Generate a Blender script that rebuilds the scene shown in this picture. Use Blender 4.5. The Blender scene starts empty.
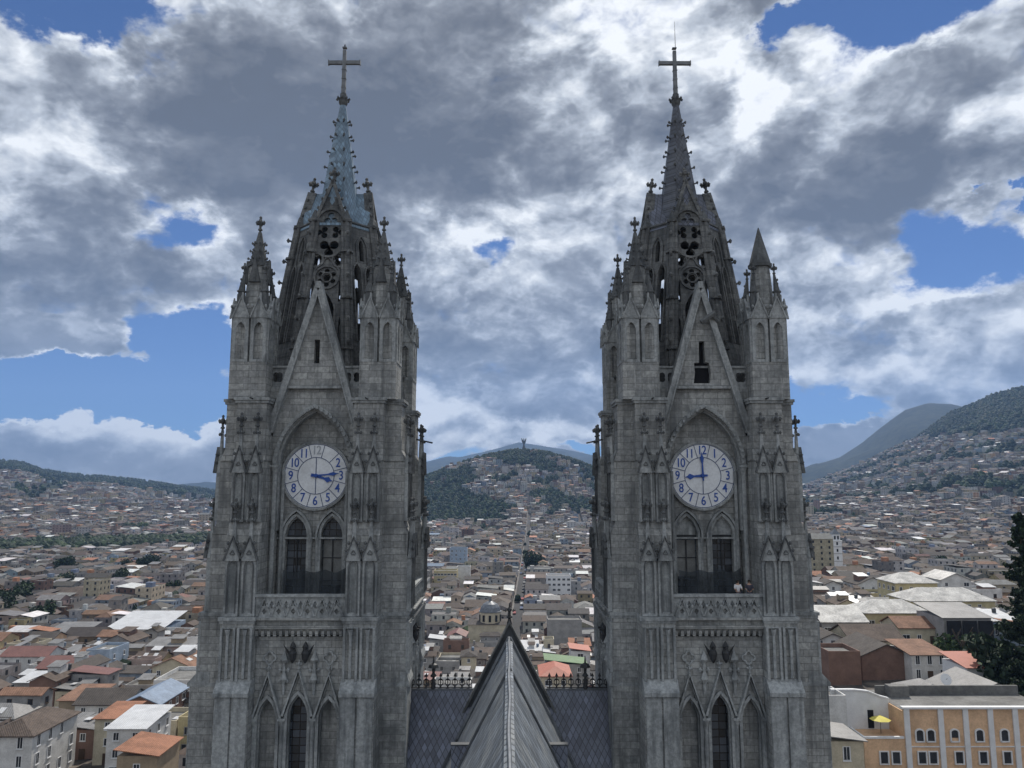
import bpy, bmesh, math, random
import numpy as np
from mathutils import Vector, Matrix
from mathutils.geometry import tessellate_polygon
R = math.radians
random.seed(7)
S = bpy.context.scene
COL = S.collection
PI = math.pi

# ------------------------------------------------------------------ camera
CZ = 75.0                      # eye height above the foot of the church
F = 768.0; PITCH = 7.7; UC = 509.5
cam_d = bpy.data.cameras.new('camera'); cam = bpy.data.objects.new('camera', cam_d); COL.objects.link(cam)
cam_d.sensor_width = 36; cam_d.lens = 27; cam_d.clip_start = 0.5; cam_d.clip_end = 40000
cam.location = (0, 0, CZ); cam.rotation_euler = (R(90 + PITCH), 0, R(-0.187))
S.camera = cam
S.view_settings.view_transform = 'Standard'; S.view_settings.look = 'None'
S.view_settings.exposure = 0.12; S.view_settings.gamma = 1
S.cycles.max_bounces = 5; S.cycles.diffuse_bounces = 3; S.cycles.glossy_bounces = 2
S.cycles.transmission_bounces = 2; S.cycles.volume_bounces = 0; S.cycles.transparent_max_bounces = 6
S.cycles.use_denoising = True

def elev(v):
    return math.degrees(math.atan((384 - v) / F)) + PITCH
def px(u, v, D):
    """world point at forward distance D that stands in this direction"""
    y = (384 - v) / F; th = R(PITCH)
    dy = math.cos(th) - y * math.sin(th); dz = math.sin(th) + y * math.cos(th)
    k = D / dy
    return Vector(((u - UC) / F * k, D, CZ + dz * k))
def azel(u, v):
    p = px(u, v, 100) - Vector((0, 0, CZ))
    return math.atan2(p.x, p.y), math.atan2(p.z, math.hypot(p.x, p.y))
def proj(x, y, z):
    th = R(PITCH); z = z - CZ
    zc = y * math.cos(th) + z * math.sin(th); yc = -y * math.sin(th) + z * math.cos(th)
    if zc < 1: return -999, -999
    return UC + F * x / zc, 384 - F * yc / zc

# ------------------------------------------------------------------ sun and sky
SUN_AZ, SUN_EL = 14.0, 50.0
sd = bpy.data.lights.new('sun', 'SUN'); so = bpy.data.objects.new('sun', sd); COL.objects.link(so)
sd.energy = 4.6; sd.angle = R(1.5); sd.color = (1.0, 0.93, 0.84)
sdir = Vector((math.sin(R(SUN_AZ)) * math.cos(R(SUN_EL)), math.cos(R(SUN_AZ)) * math.cos(R(SUN_EL)), math.sin(R(SUN_EL))))
so.rotation_euler = (-sdir).to_track_quat('-Z', 'Y').to_euler()
so.location = (0, 0, 300)

W = bpy.data.worlds.new('World'); S.world = W; W.use_nodes = True
nt = W.node_tree; nt.nodes.clear(); L = nt.links
def N(tree, t, **kw):
    n = tree.nodes.new(t)
    for k, v in kw.items(): setattr(n, k, v)
    return n
def mth(tree, op, a, b=None, c=None, clamp=False):
    n = N(tree, 'ShaderNodeMath', operation=op); n.use_clamp = clamp
    for i, q in enumerate((a, b, c)):
        if q is None: continue
        if isinstance(q, (int, float)): n.inputs[i].default_value = q
        else: tree.links.new(q, n.inputs[i])
    return n.outputs[0]
def vm(tree, op, a, b=None):
    n = N(tree, 'ShaderNodeVectorMath', operation=op)
    for i, q in enumerate((a, b)):
        if q is None: continue
        if isinstance(q, (tuple, list)): n.inputs[i].default_value = q
        else: tree.links.new(q, n.inputs[i])
    return n
def smooth(tree, v, a, b, lo=0.0, hi=1.0):
    n = N(tree, 'ShaderNodeMapRange', interpolation_type='SMOOTHSTEP')
    tree.links.new(v, n.inputs[0])
    for i, q in enumerate((a, b, lo, hi)): n.inputs[i + 1].default_value = q
    return n.outputs[0]
def noise(tree, vec, scale, detail=4, rough=0.5, dist=0.0, lac=2.0):
    n = N(tree, 'ShaderNodeTexNoise'); n.inputs['Scale'].default_value = scale
    n.inputs['Detail'].default_value = detail; n.inputs['Roughness'].default_value = rough
    n.inputs['Distortion'].default_value = dist; n.inputs['Lacunarity'].default_value = lac
    if vec is not None: tree.links.new(vec, n.inputs['Vector'])
    return n
def mixc(tree, f, a, b, mode='MIX'):
    n = N(tree, 'ShaderNodeMix', data_type='RGBA', blend_type=mode)
    for s, q in ((n.inputs[0], f), (n.inputs[6], a), (n.inputs[7], b)):
        if isinstance(q, (int, float)): s.default_value = q
        elif isinstance(q, (tuple, list)): s.default_value = (q[0], q[1], q[2], 1)
        else: tree.links.new(q, s)
    return n.outputs[2]
def ramp(tree, f, stops):
    n = N(tree, 'ShaderNodeValToRGB'); cr = n.color_ramp
    while len(cr.elements) < len(stops): cr.elements.new(0.5)
    for e, (p, c) in zip(cr.elements, stops):
        e.position = p; e.color = (c[0], c[1], c[2], 1) if not isinstance(c, (int, float)) else (c, c, c, 1)
    tree.links.new(f, n.inputs[0]); return n.outputs[0]

tc = N(nt, 'ShaderNodeTexCoord')
dirn = vm(nt, 'NORMALIZE', tc.outputs['Generated']).outputs[0]
sx = N(nt, 'ShaderNodeSeparateXYZ'); L.new(dirn, sx.inputs[0])
az = mth(nt, 'ARCTAN2', sx.outputs[0], sx.outputs[1])
el = mth(nt, 'ARCSINE', sx.outputs[2])
pc = N(nt, 'ShaderNodeCombineXYZ'); L.new(az, pc.inputs[0]); L.new(el, pc.inputs[1])
# noise domain, squeezed towards the horizon
sc3 = vm(nt, 'MULTIPLY', dirn, (1.0, 1.0, 1.55)).outputs[0]
def centred(o, k): return vm(nt, 'MULTIPLY', vm(nt, 'SUBTRACT', o, (0.5, 0.5, 0.5)).outputs[0], k).outputs[0]
pw = vm(nt, 'ADD', pc.outputs[0], centred(noise(nt, sc3, 4.0, 3, 0.55).outputs['Color'], (0.16, 0.10, 0))).outputs[0]
pw = vm(nt, 'ADD', pw, centred(noise(nt, sc3, 15.0, 6, 0.62).outputs['Color'], (0.13, 0.085, 0))).outputs[0]
def blob(u, v, ru, rv, w):
    a, e = azel(u, v); a2, _ = azel(u + ru, v); _, e2 = azel(u, v - rv)
    d = vm(nt, 'SUBTRACT', pw, (a, e, 0)).outputs[0]
    d = vm(nt, 'MULTIPLY', d, (1 / max(abs(a2 - a), 1e-3), 1 / max(abs(e2 - e), 1e-3), 0)).outputs[0]
    ln = vm(nt, 'LENGTH', d).outputs['Value']
    return smooth(nt, ln, 0.2, 1.5, w, 0.0)
def total(bs, start):
    acc = start
    for b in bs: acc = mth(nt, 'ADD', acc, blob(*b))
    return acc
def puff(vec):
    """billowing cloud relief: warped cells, large puffs carrying small ones"""
    wv = vm(nt, 'ADD', vec, centred(noise(nt, vec, 7.0, 4, 0.6).outputs['Color'], (0.13, 0.13, 0.13))).outputs[0]
    v = N(nt, 'ShaderNodeTexVoronoi', feature='F1'); v.inputs['Scale'].default_value = 8.0
    v.inputs['Detail'].default_value = 3.0; v.inputs['Roughness'].default_value = 0.52; v.inputs['Lacunarity'].default_value = 2.3; v.normalize = True
    nt.links.new(wv, v.inputs['Vector'])
    return mth(nt, 'SUBTRACT', 0.75, v.outputs['Distance'])  # about 0.3 to 0.6
pf = puff(sc3)
sunv = (sdir.x * 0.02, sdir.y * 0.02, sdir.z * 0.05)
pf2 = puff(vm(nt, 'ADD', sc3, sunv).outputs[0])
relief = mth(nt, 'SUBTRACT', pf, pf2)
n1 = noise(nt, sc3, 5.0, 9, 0.6, 0.3).outputs['Fac']; n1c = mth(nt, 'SUBTRACT', n1, 0.5)
n2 = noise(nt, vm(nt, 'ADD', sc3, (3.1, 1.7, 0.4)).outputs[0], 14.0, 8, 0.64, 0.2).outputs['Fac']; n2c = mth(nt, 'SUBTRACT', n2, 0.5)
cover0 = mth(nt, 'ADD', mth(nt, 'MULTIPLY', n1c, 0.6), 0.25)
cover0 = mth(nt, 'ADD', cover0, mth(nt, 'MULTIPLY', n2c, 0.6))
cover0 = mth(nt, 'ADD', cover0, mth(nt, 'MULTIPLY', mth(nt, 'SUBTRACT', pf, 0.4), 0.55))
cover = total([  # blue holes (-) and clouds in front of them (+)
    (66, 2, 95, 44, -0.62), (180, 222, 60, 26, -0.40), (60, 392, 140, 34, -1.1), (195, 345, 55, 34, -0.9),
    (185, 400, 60, 24, -0.9), (127, 393, 22, 8, 0.9),
    (925, 0, 100, 44, -0.56), (835, 0, 70, 22, -0.42), (775, 20, 24, 26, -0.40), (985, 262, 80, 36, -0.46), (945, 225, 50, 26, -0.34),
    (838, 406, 60, 16, -0.6), (800, 385, 24, 10, -.3), (1018, 188, 16, 18, -0.6), (486, 250, 24, 14, -0.26), (455, 455, 60, 9, -0.3),
    (590, 452, 40, 6, -0.4), (110, 450, 140, 26, 0.7), (30, 335, 120, 20, 0.6), (860, 440, 50, 24, 0.5), (300, 130, 150, 90, .3), (900, 180, 90, 40, .2), (900, 80, 60, 25, .25)], cover0)
mask = smooth(nt, cover, -0.02, 0.22)
light0 = mth(nt, 'ADD', mth(nt, 'MULTIPLY', n1c, -0.42), 0.355)
light0 = mth(nt, 'ADD', light0, mth(nt, 'MULTIPLY', n2c, 0.24))
amp = mth(nt, 'ADD', 0.35, smooth(nt, cover, 0.85, 0.15, 0.0, 1.1))
light0 = mth(nt, 'ADD', light0, mth(nt, 'MULTIPLY', mth(nt, 'MULTIPLY', relief, 1.7), amp))
light0 = mth(nt, 'ADD', light0, mth(nt, 'MULTIPLY', mth(nt, 'MULTIPLY', mth(nt, 'SUBTRACT', pf, 0.4), 0.42), amp))
light0 = mth(nt, 'ADD', light0, smooth(nt, cover, 0.06, 0.5, 0.42, -0.03))
light = total([
    (300, 130, 210, 95, -0.324), (200, 90, 120, 60, -0.189), (440, 110, 110, 110, -0.162), (70, 255, 120, 45, -0.351), (170, 280, 60, 36, -0.108),
    (30, 120, 75, 80, 0.351), (110, 70, 40, 30, 0.189), (120, 330, 110, 12, 0.297), (200, 255, 40, 22, 0.297),
    (500, 335, 120, 42, -0.297), (460, 180, 60, 40, -0.068), (545, 55, 22, 24, 0.26), (605, 35, 24, 40, 0.2), (470, 240, 60, 40, 0.297),
    (560, 250, 50, 60, 0.135), (735, 90, 24, 60, 0.459), (690, 40, 50, 34, 0.12), (840, 60, 70, 40, 0.297), (885, 110, 50, 20, 0.189),
    (900, 185, 120, 45, -0.324), (780, 200, 60, 80, -0.189), (900, 325, 80, 20, -0.270), (940, 290, 70, 16, 0.378), (820, 300, 40, 18, 0.243),
    (860, 370, 70, 14, 0.243), (980, 350, 60, 30, 0.189), (440, 400, 60, 18, 0.324), (560, 400, 50, 14, 0.135), (110, 425, 140, 26, 0.75), (150, 462, 120, 18, 0.135),
    (510, 436, 100, 14, 0.513), (940, 415, 70, 22, -0.243), (850, 425, 50, 16, 0.108), (990, 240, 60, 40, 0.135), (70, 200, 60, 30, 0.068)], light0)
cloudc = ramp(nt, light, [(0.0, (0.112, 0.117, 0.127)), (0.25, (0.175, 0.182, 0.195)), (0.46, (0.285, 0.30, 0.325)), (0.68, (0.53, 0.565, 0.61)), (0.98, (1.0, 1.02, 1.03))])
# clouds away from the sun (behind the view) are sunlit and bright
back = smooth(nt, sx.outputs[1], 0.45, -0.25)
cloudc = mixc(nt, mth(nt, 'MULTIPLY', back, 0.8), cloudc, (0.74, 0.78, 0.84))
WS = 0.1
cloudc = vm(nt, 'MULTIPLY', cloudc, (1 / WS, 1 / WS, 1 / WS)).outputs[0]
sky = N(nt, 'ShaderNodeTexSky', sky_type='NISHITA'); sky.sun_disc = False
sky.sun_elevation = R(SUN_EL); sky.sun_rotation = R(SUN_AZ); sky.altitude = 2850; sky.dust_density = 0.3; sky.air_density = 1.0
skyc = vm(nt, 'MULTIPLY', sky.outputs[0], (0.30, 0.47, 0.74)).outputs[0]
skym = mixc(nt, mask, skyc, cloudc)
W.cycles.sampling_method = 'MANUAL'; W.cycles.sample_map_resolution = 512
bg = N(nt, 'ShaderNodeBackground'); bg.inputs[1].default_value = WS
wo = N(nt, 'ShaderNodeOutputWorld'); L.new(skym, bg.inputs[0]); L.new(bg.outputs[0], wo.inputs[0])

# ------------------------------------------------------------------ materials
MATS = {}
def newmat(name):
    m = bpy.data.materials.new(name); m.use_nodes = True; t = m.node_tree
    b = t.nodes['Principled BSDF']; MATS[name] = m
    return m, t, b
def pos(t): return N(t, 'ShaderNodeNewGeometry').outputs['Position']
def bump(t, b, h, strength, dist):
    n = N(t, 'ShaderNodeBump'); n.inputs['Strength'].default_value = strength; n.inputs['Distance'].default_value = dist
    t.links.new(h, n.inputs['Height']); t.links.new(n.outputs[0], b.inputs['Normal'])
def simple(name, c, rough=0.8, var=0.35, scale=0.6, metal=0.0, bmp=0.0, spec=0.3):
    m, t, b = newmat(name)
    p = pos(t); n = noise(t, p, scale, 5, 0.6).outputs['Fac']; n2 = noise(t, p, scale * 9, 3, 0.6).outputs['Fac']
    f = mth(t, 'ADD', mth(t, 'MULTIPLY', n, 0.65), mth(t, 'MULTIPLY', n2, 0.35))
    f = smooth(t, f, 0.3, 0.7)
    t.links.new(mixc(t, f, [x * (1 - var) for x in c], [min(1, x * (1 + var * 0.6)) for x in c]), b.inputs['Base Color'])
    b.inputs['Roughness'].default_value = rough; b.inputs['Metallic'].default_value = metal
    b.inputs['Specular IOR Level'].default_value = spec
    if bmp: bump(t, b, n2, bmp, 0.05)
    return m
def stone(name, base, dark, blocks=True, grime=0.5):
    m, t, b = newmat(name)
    p = pos(t); s = N(t, 'ShaderNodeSeparateXYZ'); t.links.new(p, s.inputs[0])
    cmb = N(t, 'ShaderNodeCombineXYZ'); t.links.new(mth(t, 'ADD', s.outputs[0], s.outputs[1]), cmb.inputs[0]); t.links.new(s.outputs[2], cmb.inputs[1])
    big = noise(t, p, 0.35, 6, 0.62, 0.4).outputs['Fac']
    fine = noise(t, p, 4.5, 6, 0.65).outputs['Fac']
    st = vm(t, 'MULTIPLY', p, (1.6, 1.6, 0.16)).outputs[0]
    streak = noise(t, st, 1.4, 5, 0.6).outputs['Fac']
    col = mixc(t, smooth(t, fine, 0.3, 0.75), [x * 0.72 for x in base], [x * 1.22 for x in base])
    if blocks:
        br = N(t, 'ShaderNodeTexBrick'); br.offset = 0.5
        t.links.new(cmb.outputs[0], br.inputs['Vector'])
        br.inputs['Scale'].default_value = 1.0; br.inputs['Brick Width'].default_value = 1.05; br.inputs['Row Height'].default_value = 0.46
        br.inputs['Mortar Size'].default_value = 0.022; br.inputs['Mortar Smooth'].default_value = 0.3; br.inputs['Bias'].default_value = -0.1
        br.inputs['Color1'].default_value = (0.66, 0.67, 0.68, 1); br.inputs['Color2'].default_value = (1.2, 1.2, 1.18, 1); br.inputs['Mortar'].default_value = (0.42, 0.42, 0.42, 1)
        col = mixc(t, 0.75, col, br.outputs['Color'], 'MULTIPLY')
        # odd dark replacement blocks
        br2 = N(t, 'ShaderNodeTexBrick'); br2.offset = 0.5; t.links.new(cmb.outputs[0], br2.inputs['Vector'])
        br2.inputs['Scale'].default_value = 1.0; br2.inputs['Brick Width'].default_value = 1.05; br2.inputs['Row Height'].default_value = 0.46
        br2.inputs['Mortar Size'].default_value = 0.0; br2.inputs['Color1'].default_value = (0, 0, 0, 1); br2.inputs['Color2'].default_value = (1, 1, 1, 1)
        odd = smooth(t, br2.outputs['Color'], 0.86, 0.9)
        col = mixc(t, mth(t, 'MULTIPLY', odd, 0.45), col, [x * 0.45 for x in base])
    g = smooth(t, mth(t, 'ADD', mth(t, 'MULTIPLY', big, 0.55), mth(t, 'MULTIPLY', streak, 0.45)), 0.42, 0.66)
    col = mixc(t, mth(t, 'MULTIPLY', g, grime), col, dark)
    dr = smooth(t, noise(t, vm(t, 'MULTIPLY', p, (1.9, 1.9, 0.11)).outputs[0], 1.3, 5, .6).outputs['Fac'], .57, .7)
    col = mixc(t, mth(t, 'MULTIPLY', dr, .4), col, [x * .45 for x in dark])
    g2 = smooth(t, noise(t, vm(t, 'MULTIPLY', p, (2.4, 2.4, 0.35)).outputs[0], 1.0, 5, .65).outputs['Fac'], 0.60, 0.74)
    col = mixc(t, mth(t, 'MULTIPLY', g2, 0.35), col, [min(1, x * 1.6) for x in base])
    t.links.new(col, b.inputs['Base Color']); b.inputs['Roughness'].default_value = 0.92; b.inputs['Specular IOR Level'].default_value = 0.2
    h = mth(t, 'ADD', mth(t, 'MULTIPLY', fine, 0.6), big)
    if blocks: h = mth(t, 'SUBTRACT', h, mth(t, 'MULTIPLY', br.outputs['Fac'], 0.6))
    bump(t, b, h, 0.6, 0.08)
    return m
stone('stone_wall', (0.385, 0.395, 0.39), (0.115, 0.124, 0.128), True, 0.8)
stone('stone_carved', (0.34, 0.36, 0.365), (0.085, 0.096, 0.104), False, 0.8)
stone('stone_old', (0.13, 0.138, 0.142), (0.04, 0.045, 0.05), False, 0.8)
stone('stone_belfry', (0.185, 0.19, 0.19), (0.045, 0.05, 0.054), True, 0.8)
simple('dark_void', (0.012, 0.013, 0.016), 0.9, 0.3)
simple('iron', (0.045, 0.048, 0.052), 0.55, 0.4, 1.0, 0.3)
simple('pane_pale', (0.19, 0.20, 0.20), 0.3, 0.3, 1.5)
simple('cross_metal', (0.16, 0.17, 0.18), 0.5, 0.35, 1.5, 0.4)
def glass(name, c, grid):
    m, t, b = newmat(name)
    p = pos(t); s = N(t, 'ShaderNodeSeparateXYZ'); t.links.new(p, s.inputs[0])
    cmb = N(t, 'ShaderNodeCombineXYZ'); t.links.new(mth(t, 'ADD', s.outputs[0], s.outputs[1]), cmb.inputs[0]); t.links.new(s.outputs[2], cmb.inputs[1])
    br = N(t, 'ShaderNodeTexBrick'); br.offset = 0; t.links.new(cmb.outputs[0], br.inputs['Vector']); br.inputs['Scale'].default_value = 1
    br.inputs['Brick Width'].default_value = grid; br.inputs['Row Height'].default_value = grid; br.inputs['Mortar Size'].default_value = 0.03
    br.inputs['Color1'].default_value = (c[0] * .4, c[1] * .4, c[2] * .4, 1); br.inputs['Color2'].default_value = (c[0] * 1.8, c[1] * 1.9, c[2] * 2.1, 1); br.inputs['Mortar'].default_value = (0.006, 0.006, 0.007, 1)
    t.links.new(br.outputs['Color'], b.inputs['Base Color']); b.inputs['Roughness'].default_value = 0.25
    return m
glass('church_glass', (0.05, 0.057, 0.064), 0.5)
simple('window_pane', (0.03, 0.036, 0.045), 0.15, 0.5, 0.4, spec=0.5)
m_ = simple('cloth_net', (0.045, 0.055, 0.065), 0.8, 0.5, 1.5)
t_ = m_.node_tree; tr_ = N(t_, 'ShaderNodeBsdfTransparent'); mx_ = N(t_, 'ShaderNodeMixShader'); mx_.inputs[0].default_value = 0.72
t_.links.new(tr_.outputs[0], mx_.inputs[1]); t_.links.new(t_.nodes['Principled BSDF'].outputs[0], mx_.inputs[2]); t_.links.new(mx_.outputs[0], t_.nodes['Material Output'].inputs[0])
simple('clock_white', (0.74, 0.77, 0.80), 0.4, 0.2, 0.7)
simple('clock_blue', (0.03, 0.09, 0.36), 0.4, 0.1)
simple('clock_line', (0.06, 0.09, 0.18), 0.5, 0.1)
simple('clock_faded', (0.40, 0.43, 0.47), 0.5, 0.1)
def slates(name, c, c2, size, rough=0.45, seam=0.35, axis=None):
    """lozenge slates: rotated grid on (along, up) coordinates"""
    m, t, b = newmat(name)
    p = pos(t); s = N(t, 'ShaderNodeSeparateXYZ'); t.links.new(p, s.inputs[0])
    h = mth(t, 'ADD', s.outputs[0], mth(t, 'MULTIPLY', s.outputs[1], 1.0))
    if axis == 'x': h = s.outputs[0]
    if axis == 'y': h = s.outputs[1]
    k = 1 / size
    u = mth(t, 'MULTIPLY', mth(t, 'ADD', h, mth(t, 'MULTIPLY', s.outputs[2], 0.62)), k)
    v = mth(t, 'MULTIPLY', mth(t, 'SUBTRACT', h, mth(t, 'MULTIPLY', s.outputs[2], 0.62)), k)
    cmb = N(t, 'ShaderNodeCombineXYZ'); t.links.new(mth(t, 'FLOOR', u), cmb.inputs[0]); t.links.new(mth(t, 'FLOOR', v), cmb.inputs[1])
    wnn = N(t, 'ShaderNodeTexWhiteNoise'); t.links.new(cmb.outputs[0], wnn.inputs[0])
    fu = mth(t, 'FRACT', u); fv_ = mth(t, 'FRACT', v)
    ed = mth(t, 'MINIMUM', fu, fv_)
    edge = smooth(t, ed, 0.02, 0.2)
    col = mixc(t, wnn.outputs[0], [x * 0.6 for x in c], [x * 1.3 for x in c])
    big = noise(t, p, 0.5, 5, 0.6, 0.5).outputs['Fac']
    col = mixc(t, smooth(t, big, 0.42, 0.7), col, c2)
    col = mixc(t, smooth(t, noise(t, vm(t, 'MULTIPLY', p, (1.2, .5, .25)).outputs[0], 1.0, 6, .7).outputs['Fac'], .5, .72, 0, .6), col, [x * .5 for x in c])
    col = mixc(t, smooth(t, wnn.outputs[0], .93, .95, 0, .4), col, [min(1, x * 1.7) for x in c])
    col = mixc(t, edge, [x * seam for x in c], col)
    t.links.new(col, b.inputs['Base Color']); b.inputs['Roughness'].default_value = rough
    bump(t, b, mth(t, 'MINIMUM', ed, 0.4), 0.7, 0.05)
    return m
slates('slate_blue', (0.10, 0.115, 0.16), (0.12, 0.14, 0.18), 0.42, 0.45, 0.22)
slates('slate_nave', (0.165, 0.19, 0.22), (0.26, 0.28, 0.29), 0.7, 0.45, 0.2, 'y')
slates('slate_cross', (0.10, 0.115, 0.16), (0.12, 0.14, 0.18), 0.42, 0.45, 0.22, 'x')
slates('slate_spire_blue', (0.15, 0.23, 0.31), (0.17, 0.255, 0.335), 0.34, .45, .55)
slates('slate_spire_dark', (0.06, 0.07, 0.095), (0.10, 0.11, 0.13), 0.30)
simple('lead', (0.15, 0.165, 0.185), 0.45, 0.4, 1.5, 0.2)
simple('lead_dark', (0.06, 0.067, 0.075), 0.6, 0.4, 1.5)

def rooftile(name, c, rough=0.85, var=0.45, spec=0.3):
    m, t, b = newmat(name)
    p = pos(t); s = N(t, 'ShaderNodeSeparateXYZ'); t.links.new(p, s.inputs[0])
    n = noise(t, p, 0.35, 6, 0.7, 0.3).outputs['Fac']; n2 = noise(t, p, 2.6, 4, 0.7).outputs['Fac']
    w = mth(t, 'SINE', mth(t, 'MULTIPLY', mth(t, 'ADD', s.outputs[0], s.outputs[1]), 17.0))
    f = mth(t, 'ADD', mth(t, 'MULTIPLY', n, 0.6), mth(t, 'MULTIPLY', n2, 0.4))
    f = smooth(t, f, 0.32, 0.68)
    col = mixc(t, f, [x * (1 - var) for x in c], [min(1, x * (1 + var)) for x in c])
    col = mixc(t, smooth(t, w, -1.0, 0.3, 0.35, 0.0), col, [x * 0.45 for x in c])
    col = mixc(t, smooth(t, n2, 0.62, 0.78, 0, 0.4), col, (0.16, 0.15, 0.13))
    t.links.new(col, b.inputs['Base Color']); b.inputs['Roughness'].default_value = rough; b.inputs['Specular IOR Level'].default_value = spec
    bump(t, b, mth(t, 'ADD', mth(t, 'MULTIPLY', w, 0.5), n2), 0.5, 0.06)
    return m
ROOFS = {  # kind: (colour words, weight)
    'tile_brown': ('weathered brown tiled', 30), 'tile_dark': ('dark grey-brown tiled', 24), 'tile_terracotta': ('terracotta tiled', 9),
    'tile_orange': ('bright orange tiled', 4), 'sheet_red': ('dull red sheet metal', 4), 'sheet_grey': ('grey corrugated', 12),
    'sheet_white': ('pale shiny sheet metal', 8), 'concrete_flat': ('bare concrete', 9), 'sheet_blue': ('blue-grey sheet', 2)}
rooftile('tile_brown', (0.095, 0.074, 0.062)); rooftile('tile_dark', (0.068, 0.06, 0.055)); rooftile('tile_terracotta', (0.20, 0.115, 0.078))
rooftile('tile_orange', (0.27, 0.13, 0.08), var=0.35); rooftile('sheet_red', (0.17, 0.08, 0.07), 0.55, 0.25); rooftile('sheet_grey', (0.17, 0.17, 0.17), 0.5, 0.4, 0.5)
rooftile('sheet_white', (0.55, 0.56, 0.57), 0.36, 0.2, 0.5); rooftile('sheet_blue', (0.18, 0.24, 0.33), 0.5, 0.3)
rooftile('tile_painted_glint', (0.50, 0.49, 0.46), 0.33, 0.55, 0.7); rooftile('sheet_green', (0.11, 0.19, 0.09), 0.6, 0.2)  # first one: pale patchy base colour paints sun glint onto the tiles
rooftile('sheet_salmon', (0.40, 0.15, 0.105), 0.6, 0.15)
simple('concrete_flat', (0.16, 0.16, 0.155), 0.85, 0.45, 0.25)
WALLS = {'plaster_white': ('white', (0.56, 0.56, 0.55), 32), 'plaster_cream': ('cream', (0.50, 0.45, 0.34), 16), 'plaster_pink': ('pinkish', (0.36, 0.28, 0.25), 6),
         'plaster_yellow': ('yellow', (0.46, 0.40, 0.24), 5), 'plaster_blue': ('pale blue', (0.30, 0.37, 0.46), 4), 'wall_grey': ('grey', (0.29, 0.285, 0.28), 22),
         'wall_brick': ('bare brick', (0.19, 0.12, 0.095), 8), 'plaster_orange': ('orange', (0.64, 0.43, 0.27), 1), 'plaster_ochre': ('ochre', (0.30, 0.24, 0.17), 6)}
for k, (_, c, _w) in WALLS.items(): simple(k, c, 0.85, 0.28, 0.5)
simple('trim_white', (0.66, 0.67, 0.68), 0.7, 0.12, 1.0)
simple('statue_base', (0.11, 0.11, 0.11), 0.8, 0.2)
simple('wood_door', (0.07, 0.045, 0.03), 0.7, 0.3)
simple('pvc_yellow', (0.62, 0.55, 0.12), 0.7, 0.2)
simple('asphalt', (0.05, 0.052, 0.056), 0.9, 0.3, 0.3); simple('paving', (0.16, 0.155, 0.15), 0.9, 0.3, 0.5)
for n_, c_ in (('car_white', (.6, .6, .6)), ('car_red', (.3, .03, .03)), ('car_grey', (.2, .21, .22)), ('car_black', (.02, .02, .025)), ('car_blue', (.04, .08, .2))): simple(n_, c_, .3, .05, spec=.5)
simple('bark', (0.07, 0.055, 0.04), 0.9, 0.4, 3.0)
simple('foliage_dark', (0.018, 0.034, 0.018), 0.8, 0.6, 0.8)
simple('foliage_mid', (0.035, 0.062, 0.025), 0.8, 0.55, 0.6)
simple('foliage_light', (0.07, 0.11, 0.035), 0.8, 0.4, 0.8)
simple('hull_black', (0.02, 0.02, 0.022), 0.7, 0.3)
simple('skin', (0.42, 0.27, 0.2), 0.6, 0.1); simple('shirt_white', (0.6, 0.6, 0.62), 0.8, 0.1); simple('shirt_dark', (0.05, 0.05, 0.07), 0.8, 0.1)
simple('hair', (0.02, 0.015, 0.012), 0.7, 0.2)
simple('statue_metal', (0.09, 0.10, 0.11), 0.6, 0.2, 0.1)
def attr_mat(name, rough=0.8):
    m, t, b = newmat(name)
    a = N(t, 'ShaderNodeAttribute'); a.attribute_name = 'col'
    p = pos(t); n = noise(t, p, 0.7, 5, 0.7).outputs['Fac']
    t.links.new(mixc(t, smooth(t, n, 0.3, 0.7, 0.0, 0.85), a.outputs['Color'], mixc(t, 1.0, a.outputs['Color'], (0.55, 0.53, 0.52), 'MULTIPLY')), b.inputs['Base Color'])
    b.inputs['Roughness'].default_value = rough; b.inputs['Specular IOR Level'].default_value = 0.3
    return m
attr_mat('city_mix')

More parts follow.
